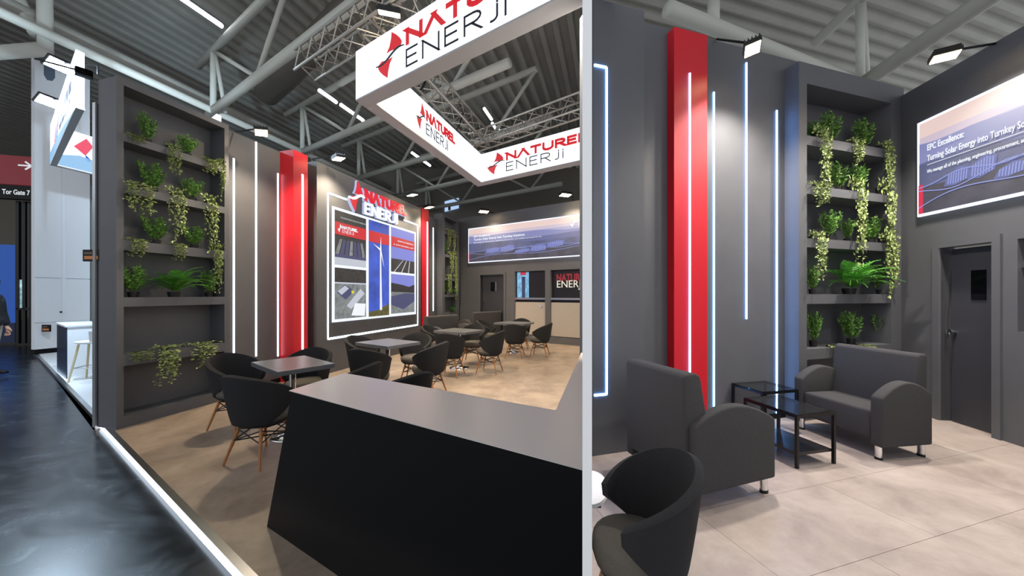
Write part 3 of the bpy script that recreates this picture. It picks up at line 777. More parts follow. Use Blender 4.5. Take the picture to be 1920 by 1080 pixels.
PL = [
 (0, 'vine', 252, 14, 17, 'small pale ivy at the left end'), (0, 'bush', 277, 55, 12, 'thin tall bush'), (0, 'bush', 350, 40, 17, 'round green bush'),
 (0, 'vine', 322, 55, 13, 'trailing ivy in the middle'), (0, 'vine', 395, 26, 18, 'pale ivy clump at the right end'), (0, 'vine', 412, 62, 5, 'thin ivy strand at the right edge'),
 (1, 'vine', 258, 56, 26, 'wide pale trailing ivy at the left'), (1, 'bush', 286, 55, 17, 'dark upright bush'), (1, 'bush', 360, 42, 17, 'bright bush right of centre'),
 (1, 'vine', 331, 90, 18, 'long trailing ivy in the middle'), (1, 'vine', 394, 95, 15, 'long trailing ivy at the right'),
 (2, 'vine', 258, 30, 20, 'short pale ivy at the left'), (2, 'bush', 292, 50, 18, 'dark bushy plant left of centre'), (2, 'bush', 363, 42, 16, 'dark bushy plant right of centre'), (2, 'vine', 405, 80, 13, 'long ivy at the right edge'), (2, 'vine', 335, 28, 16, 'sparse ivy in the middle'),
 (3, 'bush', 250, 58, 18, 'upright bush at the left end'), (3, 'fern', 326, 45, 46, 'broad green fern'), (3, 'bush', 392, 48, 14, 'dark bush at the right end'),
 (4, 'vine', 262, 16, 20, 'low pale ivy clump'), (4, 'vine', 316, 62, 28, 'big pale trailing ivy'), (4, 'vine', 382, 40, 26, 'yellowish trailing ivy near the chair'),
]
place_plants(LA, 0.0, shL, PL, 'aisle plant block', 'plants of the aisle-side niches')
PRt = [
 (0, 'bush', 1558, 60, 15, 'upright bush left of centre'), (0, 'bush', 1530, 38, 13, 'dark small bush at the left end'), (0, 'bush', 1620, 58, 18, 'upright bush right of centre'),
 (0, 'vine', 1540, 112, 20, 'long pale ivy at the left'), (0, 'vine', 1601, 46, 14, 'short ivy in the middle'), (0, 'vine', 1658, 84, 12, 'pale ivy at the right end'),
 (1, 'bush', 1571, 56, 14, 'dark upright bush left of centre'), (1, 'bush', 1611, 56, 14, 'dark upright bush right of centre'), (1, 'vine', 1534, 42, 22, 'sprawling ivy at the left'),
 (1, 'vine', 1606, 140, 20, 'longest pale ivy in the middle'), (1, 'vine', 1660, 150, 18, 'long ivy at the right end'),
 (2, 'bush', 1555, 58, 20, 'feathery bush left of centre'), (2, 'bush', 1588, 44, 10, 'narrow dark bush in the middle'), (2, 'bush', 1633, 52, 13, 'upright bush right of centre'),
 (2, 'vine', 1532, 78, 19, 'green ivy at the left end'), (2, 'vine', 1664, 105, 17, 'pale ivy at the right end'),
 (3, 'bush', 1523, 52, 11, 'narrow bush at the left end'), (3, 'fern', 1592, 50, 52, 'broad green fern'), (3, 'bush', 1650, 50, 14, 'dark bush at the right end'),
 (4, 'bush', 1525, 65, 12, 'upright bush at the left end'), (4, 'bush', 1596, 60, 16, 'upright bush in the middle'), (4, 'bush', 1652, 56, 15, 'upright bush at the right end'), (4, 'vine', 1566, 24, 17, 'small ivy beside the sofa back'), (4, 'vine', 1622, 14, 14, 'small ivy behind the sofa'),
]
place_plants(RA, 0.0, shR, PRt, 'lounge plant block', 'plants of the lounge niches')
PF = [
 (0, 'vine', 841, 34, 9, 'pale ivy on the left'), (0, 'vine', 850, 40, 8, 'pale ivy on the right'), (1, 'bush', 836, 26, 5, 'dark bush'), (1, 'vine', 846, 40, 10, 'wide pale ivy'), (1, 'vine', 853, 60, 5, 'long thin ivy'),
 (2, 'vine', 842, 34, 9, 'yellowish ivy'), (2, 'vine', 854, 40, 5, 'narrow ivy'), (3, 'bush', 836, 24, 5, 'small bush'), (3, 'fern', 846, 24, 13, 'fern'), (4, 'fern', 846, 24, 12, 'fern'),
]
place_plants(LA, -.02, shF, PF, 'far plant block', 'plants of the far niches')

# ------------------------------------------------------------------ tub chairs
def chair_shell():
    mb = MB(); n = 36; k = 7; TH = 2.25
    prof_o, prof_i = [], []
    rows = []
    for i in range(n + 1):
        a = -TH + 2 * TH * i / n; q = abs(a) / TH
        top = .80 - .21 * q ** 1.6
        low = .36 + (.17 * max(0, (q - .50) / .50) ** 1.1)
        rowo, rowi = [], []
        for j in range(k + 1):
            t = j / k; z = low + (top - low) * t
            R = .225 + .085 * ((z - .36) / .44) ** .8
            R2 = R - .042
            th = .06 * (1 - t) * (1 if q < .5 else .6)
            e = 1.0 if 0 < j < k else .0
            cx = -.02
            rowo.append((cx - R * math.cos(a), R * math.sin(a) * 1.02, z - (.012 if j == k else 0)))
            rowi.append((cx - R2 * math.cos(a), R2 * math.sin(a) * 1.02, z + (.0 if j else .01)))
        rows.append((rowo, rowi))
    # ring cross-section: outer up, rim, inner down
    vs = []; m = 2 * (k + 1)
    for ro, ri in rows: vs += ro + ri[::-1]
    fs = []
    for i in range(n):
        for j in range(m):
            a = i * m + j; b = i * m + (j + 1) % m; c = (i + 1) * m + (j + 1) % m; d = (i + 1) * m + j
            fs.append((a, b, c, d))
    fs += [tuple(range(m - 1, -1, -1)), tuple(n * m + j for j in range(m))]
    return mb.add(vs, fs)
def make_chair(label, group):
    t = thing('tub_chair', label, 'chair', (0, 0, 0), 0, group)     # faces +x
    sh = chair_shell().build('backrest', M_fab, t, smooth=True, bevel=.012, seg=2)
    # seat cushion
    MB().lathe([(.17, .345), (.225, .36), (.24, .40), (.235, .435), (.20, .45), (.10, .456), (.001, .457)], 28, (.01, 0)).build('seat', M_fab_lit, t, smooth=True)
    MB().lathe([(.12, .325), (.20, .33), (.235, .362), (.18, .37)], 24, (0.0, 0)).build('seat_shell', M_fab, t, smooth=True)
    for sx in (-1, 1):
        for sy in (-1, 1):
            MB().tube((.12 * sx, .12 * sy, .345), (.215 * sx, .215 * sy, 0.0), .017, 8, .010).build('leg', M_wood, t, smooth=False)
    br = MB(); q_ = .165; z1 = .20; z2 = .30
    c_ = [(q_, q_), (q_, -q_), (-q_, -q_), (-q_, q_)]
    for i in range(4):
        a = c_[i]; b = c_[(i + 1) % 4]; mid = ((a[0] + b[0]) / 2 * .9, (a[1] + b[1]) / 2 * .9)
        br.tube((a[0], a[1], z1), (b[0] * .86, b[1] * .86, z2), .006, 5); br.tube((b[0], b[1], z1), (a[0] * .86, a[1] * .86, z2), .006, 5)
    br.tube((q_, q_, z1), (-q_, -q_, z1), .006, 5); br.tube((q_, -q_, z1), (-q_, q_, z1), .006, 5)
    br.build('wire_brace', M_blackmetal, t)
    return t
chair0 = None
def chair(x, y, face, label, group='tub chairs around the dining tables', s=(.92, .92, 1.0)):
    global chair0
    rz = math.atan2(face[1], face[0])
    if chair0 is None:
        chair0 = make_chair(label, group); chair0.location = (x, y, 0); chair0.rotation_euler.z = rz; chair0.scale = s; return chair0
    return dup(chair0, (x, y, 0), rz, label, group, s)
def dtable(x, y, rz, label, w=.72, d=.56, h=.75):
    t = thing('dining_table', label, 'table', (x, y, 0), rz, 'square dining tables')
    B(-w / 2, w / 2, -d / 2, d / 2, h - .045, h).build('tabletop', M_table, t, bevel=.003)
    MB().tube((0, 0, .03), (0, 0, h - .05), .032, 16).build('pedestal', M_chrome, t)
    MB().lathe([(.20, 0), (.20, .008), (.17, .018), (.05, .03), (.033, .05)], 28).build('base_plate', M_chrome, t, smooth=True)
    B(-.13, .13, -.13, .13, h - .06, h - .045).build('top_bracket', M_blackmetal, t)
    return t
rzA = math.atan2(-.62, .78)
T1, T2, T3, T4 = (-2.28, 3.66), (-1.85, 5.25), (-1.05, 7.0), (.05, 8.9)
dtable(*T1, rzA, 'nearest grey dining table, between the plant block and the black counter', .76, .52)
dtable(*T2, math.atan2(-.55, .83), 'second grey dining table, in front of the photo poster', .76, .58)
dtable(*T3, math.atan2(-.5, .85), 'third grey dining table on a chrome base, before the far red column', .78, .62)
dtable(*T4, math.atan2(-.5, .85), 'farthest grey dining table on a chrome base, before the back wall hatches', .80, .66)
chair(-3.02, 3.90, (.9, -.25), 'tub chair at the nearest table, on the side of the planted block')
chair(-2.22, 3.14, (.25, .95), 'tub chair at the nearest table with its back to us, half behind the counter')
chair(-2.44, 4.16, (.1, -1), 'tub chair at the nearest table, in front of the red column')
chair(-1.60, 3.50, (-1, .2), 'tub chair at the nearest table, mostly hidden behind the counter top')
chair(-2.35, 5.62, (.9, -.3), 'tub chair at the second table, on the wall side')
chair(-1.83, 4.58, (.2, .95), 'tub chair at the second table with its back to us')
chair(-1.62, 5.85, (.0, -1), 'tub chair at the second table, against the photo poster')
chair(-1.20, 5.05, (-1, .3), 'tub chair at the second table, on the open floor side')
chair(-1.62, 7.45, (.9, -.3), 'tub chair at the third table, on the wall side')
chair(-1.10, 6.32, (.2, .95), 'tub chair at the third table with its back to us, chrome base behind its legs')
chair(-.86, 7.62, (-.1, -1), 'tub chair at the third table, on the far side')
chair(-.42, 6.60, (-1, .3), 'tub chair at the third table, on the open floor side')
chair(-.62, 9.10, (.9, -.3), 'tub chair at the farthest table, on the sofa side')
chair(.07, 8.15, (.2, .95), 'tub chair at the farthest table with its back to us')
chair(.24, 9.55, (-.1, -1), 'tub chair at the farthest table, on the back wall side')
chair(.66, 8.35, (-1, .3), 'rightmost tub chair, at the farthest table')

chair(-1.0, 3.15, (-.8, .6), 'tub chair behind the counter with only its back rim showing')

# ------------------------------------------------------------------ counter
cz = .90
cf0, cb0, ci, cf1 = gnd(542, 732, cz), gnd(647, 699.5, cz), gnd(1042, 769, cz), gnd(1093, 880, cz)
ce = gnd(1093, 654, cz)
ct = thing('reception_counter', 'long black reception counter with pale grey top and slanted end', 'counter', (cf0.x, cf0.y, 0), 0)
rel = lambda p: (p.x - cf0.x, p.y - cf0.y)
xs = lambda Y: xp(Y) - .002
top = [rel(cf0), rel(cf1), (xs(3.62) - cf0.x, 3.62 - cf0.y), rel(ce), rel(ci), rel(cb0)]
MB().prism(top, cz - .004, cz).build('counter_top', M_counter, ct)
MB().prism(top, cz - .03, cz - .0041).build('counter_edge', M_black, ct)
# front panel with slanted end
foot = gnd(432, 1022)
fd = Vector(rel(cf1)).normalized(); fnx = Vector((-fd.y, fd.x))
Lf = Vector(rel(cf1)).length
bodyf = MB()
off = .012
p_ = lambda s, o: (fd.x * s + fnx.x * o, fd.y * s + fnx.y * o)
footS = (foot.x - cf0.x) * fd.x + (foot.y - cf0.y) * fd.y
A0, A1 = p_(footS, off), p_(footS, .42); B0, B1 = p_(.0, off), p_(.0, .42); E0, E1 = p_(Lf - .006, off), p_(Lf - .09, .34)
vs = [(*A0, 0), (*A1, 0), (*E1, 0), (*E0, 0), (*B0, cz - .031), (*B1, cz - .031), (*E1, cz - .031), (*E0, cz - .031)]
MB().add(vs, [(0, 1, 2, 3), (4, 5, 6, 7), (0, 3, 7, 4), (1, 5, 6, 2), (0, 4, 5, 1), (3, 2, 6, 7)]).build('counter_body', M_black, ct)
ia, ib2 = rel(ci), rel(ce)
MB().prism([(ia[0] + .03, ia[1] + .05), (ib2[0] - .0, ib2[1] - .10), (xs(3.50) - cf0.x - .0, 3.50 - cf0.y), (xs(1.75) - cf0.x, 1.75 - cf0.y)], 0, cz - .031).build('counter_side', M_black, ct)

# ------------------------------------------------------------------ sofas
def make_sofa(label, group, L=.86, Dp=.70):
    t = thing('sofa', label, 'sofa', (0, 0, 0), 0, group)        # faces +x, length along y, origin at the centre
    hx, hy = Dp / 2, L / 2
    aw = .10
    def arm(y0):
        pts = [(-hx, .12), (hx, .12), (hx, .50)]
        for i in range(13):
            a = i / 12; x = hx - 2 * hx * a; pts.append((x, .50 + .185 * math.sin(math.pi * (.12 + .80 * (1 - a)))**.9 if True else 0))
        pts.append((-hx, .48))
        return MB().prism(pts, y0, y0 + aw, 'y')
    arm(-hy).build('armrest', M_sofa, t, bevel=.018, seg=3, smooth=True)
    arm(hy - aw).build('armrest', M_sofa, t, bevel=.018, seg=3, smooth=True)
    B(-hx + .12, hx - .02, -hy + aw + .002, hy - aw - .002, .16, .42).build('seat', M_sofa, t, bevel=.03, seg=3, smooth=True)
    pts = [(-hx - .03, .20), (-hx + .16, .20), (-hx + .19, .42), (-hx + .10, .90), (-hx + .06, .925), (-hx - .02, .92), (-hx - .04, .89)]
    MB().prism(pts, -hy + aw * .55, hy - aw * .55, 'y').build('backrest', M_sofa, t, bevel=.022, seg=3, smooth=True)
    for sx in (-1, 1):
        for sy in (-1, 1):
            f_ = MB().tube((sx * (hx - .05), sy * (hy - .06), .02), (sx * (hx - .05), sy * (hy - .06), .13), .028, 14).build('foot', M_chrome, t, smooth=False)
            MB().tube((sx * (hx - .05), sy * (hy - .06), .0), (sx * (hx - .05), sy * (hy - .06), .022), .030, 14).build('foot_cap', M_blackmetal, f_)
    return t
sofa1 = make_sofa('grey fabric sofa with chrome feet seen from behind, before the red column', 'lounge sofas')
sofa1.location = (1.45, 2.78, 0); sofa1.rotation_euler.z = .33; sofa1.scale = (1.10, .82, 1)
dup(sofa1, (3.42, 3.50, 0), math.pi + .14, 'grey fabric sofa facing the glass tables, back to the lounge plants', 'lounge sofas', (.76, .96, 1))
# sofas at the far end of the left stand
sL = dup(sofa1, (-1.55, 8.9, 0), -.6, 'far grey sofa seen from behind below the far red column', 'far sofas', (1.0, 1.45, 1.0))
dup(sofa1, (-1.02, 11.3, 0), math.pi - .75, 'far grey sofa standing before the back wall door', 'far sofas', (1, 1.6, 1.0))

# ------------------------------------------------------------------ glass side tables
def gtable(label, loc, rz, w, d, h, shelf):
    t = thing('glass_table', label, 'table', loc, rz, 'nested glass side tables')
    b = .022
    for sx in (0, 1):
        for sy in (0, 1):
            x = (w - b) * sx - w / 2; y = (d - b) * sy - d / 2
            B(x, x + b, y, y + b, 0, h - .006).build('leg', M_blackmetal, t)
    for sx in (0, 1):
        x = (w - b) * sx - w / 2; B(x, x + b, -d / 2 + b, d / 2 - b, h - .028, h - .006).build('rail', M_blackmetal, t)
        y = (d - b) * sx - d / 2; B(-w / 2 + b, w / 2 - b, y, y + b, h - .028, h - .006).build('rail', M_blackmetal, t)
    B(-w / 2 + .002, w / 2 - .002, -d / 2 + .002, d / 2 - .002, h - .006, h).build('glass_top', mat('smoked glass', (170, 178, 184), .02, trans=1.0), t)
    if shelf: B(-w / 2 + b, w / 2 - b, -d / 2 + b, d / 2 - b, .10, .125).build('shelf', mat('black brown board', (26, 23, 22), .35), t)
    return t
gtable('front glass side table with black lower shelf between the sofas', (2.53, 3.24, 0), .22, .42, .52, .45, True)
gtable('rear glass side table without shelf, by the light-strip wall', (2.72, 3.80, 0), .22, .46, .38, .47, False)

# near tub chair and half-round shelf by the partition
nc = chair(.52, 1.46, (-1, .05), 'dark tub chair cut by the bottom frame edge, beside the white partition', 'tub chair of the lounge', (.74, .80, 1.0))
hs = thing('half_round_table', 'white half-round table top fixed to the partition beside the near tub chair', 'table', (xr(1.80) + .003, 1.80, 0), 0)
sh_ = [(0 + pd.x / pd.y * -.16, -.16)] + [(.09 * math.sin(math.pi * i / 12) + pd.x * (-.16 * math.cos(math.pi * i / 12)), -.16 * math.cos(math.pi * i / 12)) for i in range(1, 12)] + [(pd.x / pd.y * .16, .16)]
MB().prism(sh_, .46, .48).build('tabletop', M_white, hs)
MB().prism([(0, -.02), (.05, -.02), (.05, .02), (0.01, .02)], .38, .46).build('wall_bracket', M_blackmetal, hs)

# ------------------------------------------------------------------ floodlights
def flood(label, p, aim, warm=True, size=.16, power=60, arm_to=None, group='floodlights on the stand walls', spread=2.2, tint=None):
    t = thing('floodlight', label, 'lamp', p, 0, group)
    d = (Vector(aim) - Vector(p)).normalized(); q_ = d.to_track_quat('-Z', 'Y')
    hb = MB().box(-size * .6, size * .6, -size * .42, size * .42, .0, .045)
    for i in range(5): hb.box(-size * .55, size * .55, -size * .36 + i * size * .18 - .004, -size * .36 + i * size * .18 + .004, .045, .07)
    h_ = hb.build('housing', M_blackmetal, t); h_.rotation_mode = 'QUATERNION'; h_.rotation_quaternion = q_
    l_ = B(-size * .54, size * .54, -size * .36, size * .36, -.006, -.001).build('lamp_glass', M_lampglass if warm else M_lampcool, t); l_.rotation_mode = 'QUATERNION'; l_.rotation_quaternion = q_
    if arm_to is not None:
        a = Vector(arm_to) - Vector(p); MB().path([q_ @ Vector((0, 0, .06)), Vector((a.x, a.y, max(.06, a.z + .0))), a], .012, 6).build('arm', M_blackmetal, t)
    ld = D.lights.new('flood_light', 'SPOT'); ld.energy = power; ld.color = (tint or (1, .82, .58)) if warm else (.62, .82, 1.0); ld.spot_size = spread; ld.spot_blend = .7; ld.shadow_soft_size = .08
    lo = D.objects.new('flood_light', ld); C.objects.link(lo); lo.parent = t; lo.rotation_mode = 'QUATERNION'; lo.rotation_quaternion = q_; lo.location = d * .03
    return t
def flood_on(fr, u, v, y, label, power, zaim=1.2, yaim=-.6, back=.0, warm=True, size=.16, ztop=None, saim=0.3, tint=None):
    s = fr.s(u, y); p = fr.P(s, y, fr.z(u, v, y)); aim = fr.P(s + saim, yaim, zaim); arm = fr.P(s, .14, (ztop or p.z - .1))
    return flood(label, p, aim, warm, size, power, arm, tint=tint)
flood_on(LA, 490, 249, -.35, 'warm floodlight above the light-strip wall, left of the red column', 272, ztop=z_led_top, size=.2)
flood_on(LA, 635, 298, -.45, 'warm floodlight above the left end of the photo poster', 320, ztop=zmt, size=.2)
flood_on(LA, 773, 366, -.45, 'warm floodlight above the right end of the photo poster', 320, ztop=zmt, size=.22)
flood_on(LA, 805, 389, -.40, 'warm floodlight above the far red column', 256, ztop=z_led_top, size=.22)
zbw = zB_(940, 398)
flood_on(LB, 907, 397, -.40, 'warm floodlight above the door of the dining stand', 320, ztop=zbw, size=.26)
flood_on(LB, 1060, 366, -.40, 'warm floodlight above the hatches of the dining stand', 320, ztop=zbw, size=.26)
flood_on(RA, 1411, 92, -.28, 'bright floodlight above the lounge light strips', 420, ztop=zrw, size=.17, tint=(1, .92, .82))
flood_on(RB, 1772, 107, -.45, 'bright floodlight above the lounge landscape screen', 420, ztop=zdw, size=.17, tint=(1, .92, .82))

def flood_at(fr, s, y, z, label, power):  # added lamps beyond the view, put up to brighten the lounge floor
    p = fr.P(s, y, z); return flood(label, p, fr.P(s, -1.8, 0), True, .17, power, fr.P(s, .06, zdw), tint=(1, .92, .82))
flood_at(RB, 1.75, -.45, zdw + .12, 'added unseen floodlight along the top of the lounge door wall', 200)
flood_at(RB, 2.9, -.45, zdw + .12, 'second added unseen floodlight along the top of the lounge door wall', 200)
# ------------------------------------------------------------------ hanging lightbox rings
def banner_ring(name, label, p0, dirA, lenA, dirB, lenB, zb, zt, th, logos=True, rz_=None):
    # p0: outer near-left corner; dirA goes away, dirB goes right towards the viewer
    t = thing(name, label, 'sign', (p0[0], p0[1], zb), 0)
    a = Vector(dirA).normalized(); b = Vector(dirB).normalized(); Hh = zt - zb
    def seg(nm, o, d, n, L):   # box of length L along d, thickness th along n
        q0 = o; q1 = o + d * L; q2 = q1 + n * th; q3 = q0 + n * th
        x = MB().prism([tuple(q0), tuple(q1), tuple(q2), tuple(q3)], .02, Hh).build(nm, M_lightbox, t)
        MB().prism([tuple(q0), tuple(q1), tuple(q2), tuple(q3)], 0, .019).build('bottom_frame', mat('sign frame grey', (176, 176, 178), .5), t)
        return x
    o = Vector((0, 0))
    seg('front_panel', o, b, a, lenB)
    seg('side_panel', o + a * (th + .002), a, b, lenA - 2 * th - .004)
    seg('back_panel', o + a * (lenA - th), b, a, lenB)
    return t, a, b, Hh
Y1 = 5.0
bp = at(667, 189, Y1); bt_ = at(667, 97, Y1)
a2 = at(893, 348, Y1 * 363.0 / 204.0)
aA = Vector((a2.x - bp.x, a2.y - bp.y)); lenA = aA.length + .10
ring, ra, rb, RH = banner_ring('hanging_banner', 'large white hanging lightbox ring with red and dark company logos', (bp.x, bp.y), aA, lenA, (BD.x, BD.y), 4.4 , bp.z, bt_.z, .22)
rbo = Fr((bp.x, bp.y), (rb.x, rb.y))
def ring_logo(fr, s, zoff, wid, hgt, y0, k2=.73, wt2=.085):
    e = D.objects.new('logo_print', None); C.objects.link(e); e.parent = ring
    p = fr.P(s); e.location = (p.x - bp.x, p.y - bp.y, zoff); e.rotation_euler.z = fr.rz
    logo(e, 0, 0, wid, hgt, y0 - .004, y0 - .001, M_printred, M_printdark, 'ENERji', M_printwave, k2, wt2)
sf0 = rbo.s(708)
ring_logo(rbo, sf0, RH * .12, (rbo.s(948) - sf0) * 1.28, RH * .82, 0.0)
# inner face of the side panel, seen from inside: reads left to right going away
fi = Fr((bp.x + rb.x * .22, bp.y + rb.y * .22), (ra.x, ra.y))
si0 = fi.s(781); ring_logo(fi, si0, RH * .18, fi.s(853) - si0, RH * .72, 0.0)
fbk = Fr((bp.x + ra.x * (lenA - .22), bp.y + ra.y * (lenA - .22)), (rb.x, rb.y))
sb0 = fbk.s(914); ring_logo(fbk, sb0, RH * .18, (fbk.s(1053) - sb0) * 1.30, RH * .74, 0.0)

# ------------------------------------------------------------------ lattice trusses
def lattice(label, p0, p1, w, nb, up=Vector((0, 0, 1)), group='lattice trusses above the stand'):
    t = thing('lattice_truss', label, 'truss', p0, 0, group)
    p0 = Vector(p0); d = Vector(p1) - p0; L = d.length; d.normalize(); s = d.cross(up).normalized(); n = s.cross(d)
    cs = [s * w / 2 * i + n * w / 2 * j for i, j in ((-1, -1), (1, -1), (1, 1), (-1, 1))]
    for c in cs: MB().tube(c, c + d * L, .025, 8).build('chord', M_truss, t)
    for f_ in range(4):
        mb = MB(); a, b = cs[f_], cs[(f_ + 1) % 4]
        for i in range(nb):
            q0 = d * L * i / nb; q1 = d * L * (i + .5) / nb; q2 = d * L * (i + 1) / nb
            mb.tube(a + q0, b + q1, .012, 5); mb.tube(b + q1, a + q2, .012, 5)
        mb.build('lacing', M_truss, t)
    return t
zt_ = bt_.z + .55
ya = 5.9
lat0 = Vector((bp.x, bp.y, 0)) + Vector((ra.x, ra.y, 0)) * .3 + Vector((rb.x, rb.y, 0)) * 1.0
def up_to(fr, u, v, z):         # point at height z on the ray (u,v)
    Y = F * (z - H) / (V0 - v); return Vector(((u - U0) / F * Y, Y, z))
L0 = up_to(None, 770, 115, 5.6); L1 = up_to(None, 905, 262, 5.6)
lattice('aluminium lattice truss running away above the hanging banner', L0 - (L1 - L0) * .3, L1, .36, 9)
L2 = up_to(None, 1094, 195, 5.6)
lattice('aluminium lattice truss crossing behind the hanging banner', L1 + (L1 - L2) * .12, L2, .36, 7)
L3 = up_to(None, 572, 122, 5.6); L4 = up_to(None, 730, 12, 5.6)
lattice('aluminium lattice truss left of the hanging banner with the big floodlight', L3, L4 + (L4 - L3) * 1.2, .36, 13)
pf = up_to(None, 730, 26, 5.35)
flood('large warm floodlight on the lattice truss above the banner corner', pf, (pf.x - .6, pf.y + 2.2, 0), True, .26, 700, (pf.x + .05, pf.y + .1, 5.45), 'truss floodlights')
pf2 = L4 + (L4 - L3) * .75 + Vector((0, 0, -.28))  # added lamp out of view that brightens the counter top
flood('added unseen truss floodlight farther along, brightening the black counter', pf2, (-.6, 1.9, 0), True, .26, 1700, (pf2.x + .05, pf2.y + .1, 5.45), 'truss floodlights', 1.9, (1, .9, .78))
# black sling cables on the truss
def sling(label, p0, p1, sag):
    pts = [Vector(p0).lerp(Vector(p1), i / 10) + Vector((0, 0, -sag * math.sin(math.pi * i / 10))) for i in range(11)]
    o = MB().path([p - pts[0] for p in pts], .022, 6).build('cable_sling', M_blackmetal, None, loc=pts[0]); return tag(o, label, 'cable', 'black cable slings')
sling('black cable sling hanging on the lattice truss nearer the banner front', up_to(None, 803, 128, 5.75), up_to(None, 788, 168, 5.4), .1)
sling('black cable sling hanging on the lattice truss near its far end', up_to(None, 870, 205, 5.75), up_to(None, 850, 245, 5.35), .15)

# ------------------------------------------------------------------ hall roof
def deck(name, frd, s0, s1, y0, y1, z, pitch, depth, side, label):
    # ribs run along frd.d ; side: +1 keep left of the partition, -1 keep right
    mb = MB(); n = int((y1 - y0) / pitch); prof = []
    for i in range(n):
        y = y0 + i * pitch
        prof += [(y, z), (y + pitch * .45, z), (y + pitch * .55, z - depth), (y + pitch * .9, z - depth)]
    k = len(prof); vs = []
    for s in (s0, s1):
        for (y, zz_) in prof: p = frd.P(s, y); vs.append((p.x, p.y, zz_))
    mb.add(vs, [(i, i + 1, k + i + 1, k + i) for i in range(k - 1)])
    me = mb.mesh(name); bm = bmesh.new(); bm.from_mesh(me)
    nrm = Vector((-pd.y, pd.x, 0)) * (-1 if side > 0 else 1)
    co = Vector(((pl if side > 0 else pr), y_p, 0))
    bmesh.ops.bisect_plane(bm, geom=bm.verts[:] + bm.edges[:] + bm.faces[:], plane_co=co, plane_no=nrm, clear_outer=True)
    bm.to_mesh(me); bm.free(); me.materials.append(M_deck)
    o = D.objects.new(name, me); C.objects.link(o); return struct(o, label)
deck('ceiling_left', Fr((0, 0), (LA.d.x, LA.d.y)), -3, 44, -24, 44, 9.2, .42, .15, 1, 'corrugated metal hall roof over the dining stand')
deck('ceiling_right', Fr((0, 0), (RA.d.x, RA.d.y)), -12, 34, -6, 34, 9.2, .42, .15, -1, 'corrugated metal hall roof over the lounge stand')
# far hall walls
struct(B(-44, 4.3, 21.2, 21.4, -.3, 9.4).build('wall_far', M_dark), 'dark far wall of the hall')
struct(B(4.6, 30, 19.8, 20.0, -.3, 9.4).build('wall_far_right', M_dark), 'dark far hall wall behind the lounge stand')
struct(B(-44.2, -44.0, -8, 21.4, -.3, 9.4).build('wall_hall_left', M_dark), 'dark side wall of the hall')
# tubular roof trusses
def roof_truss(label, base, dir_, n, bay, zl, zu, rl=.105, ru=.095, group='tubular roof trusses'):
    t = thing('roof_truss', label, 'roof truss', (base[0], base[1], zl), 0, group)
    d = Vector((dir_[0], dir_[1], 0)).normalized(); h_ = zu - zl
    MB().tube(d * -.3, d * bay * n, rl, 14).build('lower_chord', M_tubep, t, smooth=True)
    MB().tube(Vector((0, 0, h_)) - d * 1.2, Vector((0, 0, h_)) + d * bay * n, ru, 14).build('upper_chord', M_tubep, t, smooth=True)
    for i in range(n + 1):
        if i == 0: MB().tube(d * bay * i, d * bay * i + Vector((0, 0, h_)), .075, 10).build('post', M_tubep, t, smooth=True)
        if i == 0: MB().tube(d * bay * i + Vector((.25, .1, 0)), d * bay * i + Vector((.05, 0, h_)), .05, 10).build('post', M_tubep, t, smooth=True)
        if i < n:
            MB().tube(d * bay * i + Vector((0, 0, h_)), d * bay * (i + .62), .05, 10).build('web', M_tubep, t, smooth=True)
            MB().tube(d * bay * (i + .62), d * bay * (i + 1) + Vector((0, 0, h_)), .055, 10).build('web', M_tubep, t, smooth=True)
    return t
N1 = up_to(None, 400, 208, 6.5)
names = ['second roof truss of round tubes, farther over the dining stand', 'third roof truss of round tubes over the dining stand', 'fourth roof truss of round tubes, deep in the hall', 'fifth roof truss of round tubes, deepest in the hall']
roof_truss('nearest roof truss of round tubes rising from the pipe over the planted block', (N1.x, N1.y), BD, 2, 4.4, 6.5, 8.15)
for i in range(4):
    b_ = Vector((N1.x, N1.y)) + LA.d * (2.9 * (i + 1)); nn = 2
    while True:
        e = b_ + BD * 4.4 * nn
        if e.x > xp(e.y) - .3: nn -= 1
        else: break
    roof_truss(names[i], b_, BD, max(1, nn), 4.4, 6.5, 8.15)
def pipe(label, p0, p1, r, m=None, group='roof pipes'):
    p0 = Vector(p0); p1 = Vector(p1)
    return tag(MB().tube((0, 0, 0), p1 - p0, r, 14).build('roof_pipe', m or M_tubep, None, smooth=True, loc=p0), label, 'pipe', group)
dA3 = Vector((LA.d.x, LA.d.y, 0))
pipe('thick pale roof pipe just above the planted block', N1 - dA3 * 5.2 , N1 + dA3 * 11, .085)
pipe('thin roof pipe above the thick one over the planted block', N1 - dA3 * 5.0 + Vector((-.6, 0, .35)), N1 + dA3 * 10 + Vector((-.6, 0, .35)), .04)
pipe('dark flat roof beam above the thin roof pipe', N1 - dA3 * 5.0 + Vector((-1.2, 0, .8)), N1 + dA3 * 10 + Vector((-1.2, 0, .8)), .12, M_deck)
NL = up_to(None, 85, 92, 6.5)
pipe('thick bluish roof pipe crossing the upper left corner', NL, NL - Vector((BD.x, BD.y, 0)) * -0 + Vector((-6, 1.2, 0.5)), .13)
pipe('upright roof tube in the upper left corner', NL, NL + Vector((.1, -.1, 2.6)), .11)
pipe('slanted roof tube in the upper left corner', NL + Vector((-.2, 0, .3)), NL + Vector((-1.6, .3, 2.6)), .10)
# air duct beside the second truss
duct0 = up_to(None, 690, -10, 7.2); duct1 = up_to(None, 500, 175, 7.2)
pipe('wide dark air duct running above the roof truss', duct0, duct1, .32, mat('duct grey', (92, 86, 78), .6), 'air ducts')
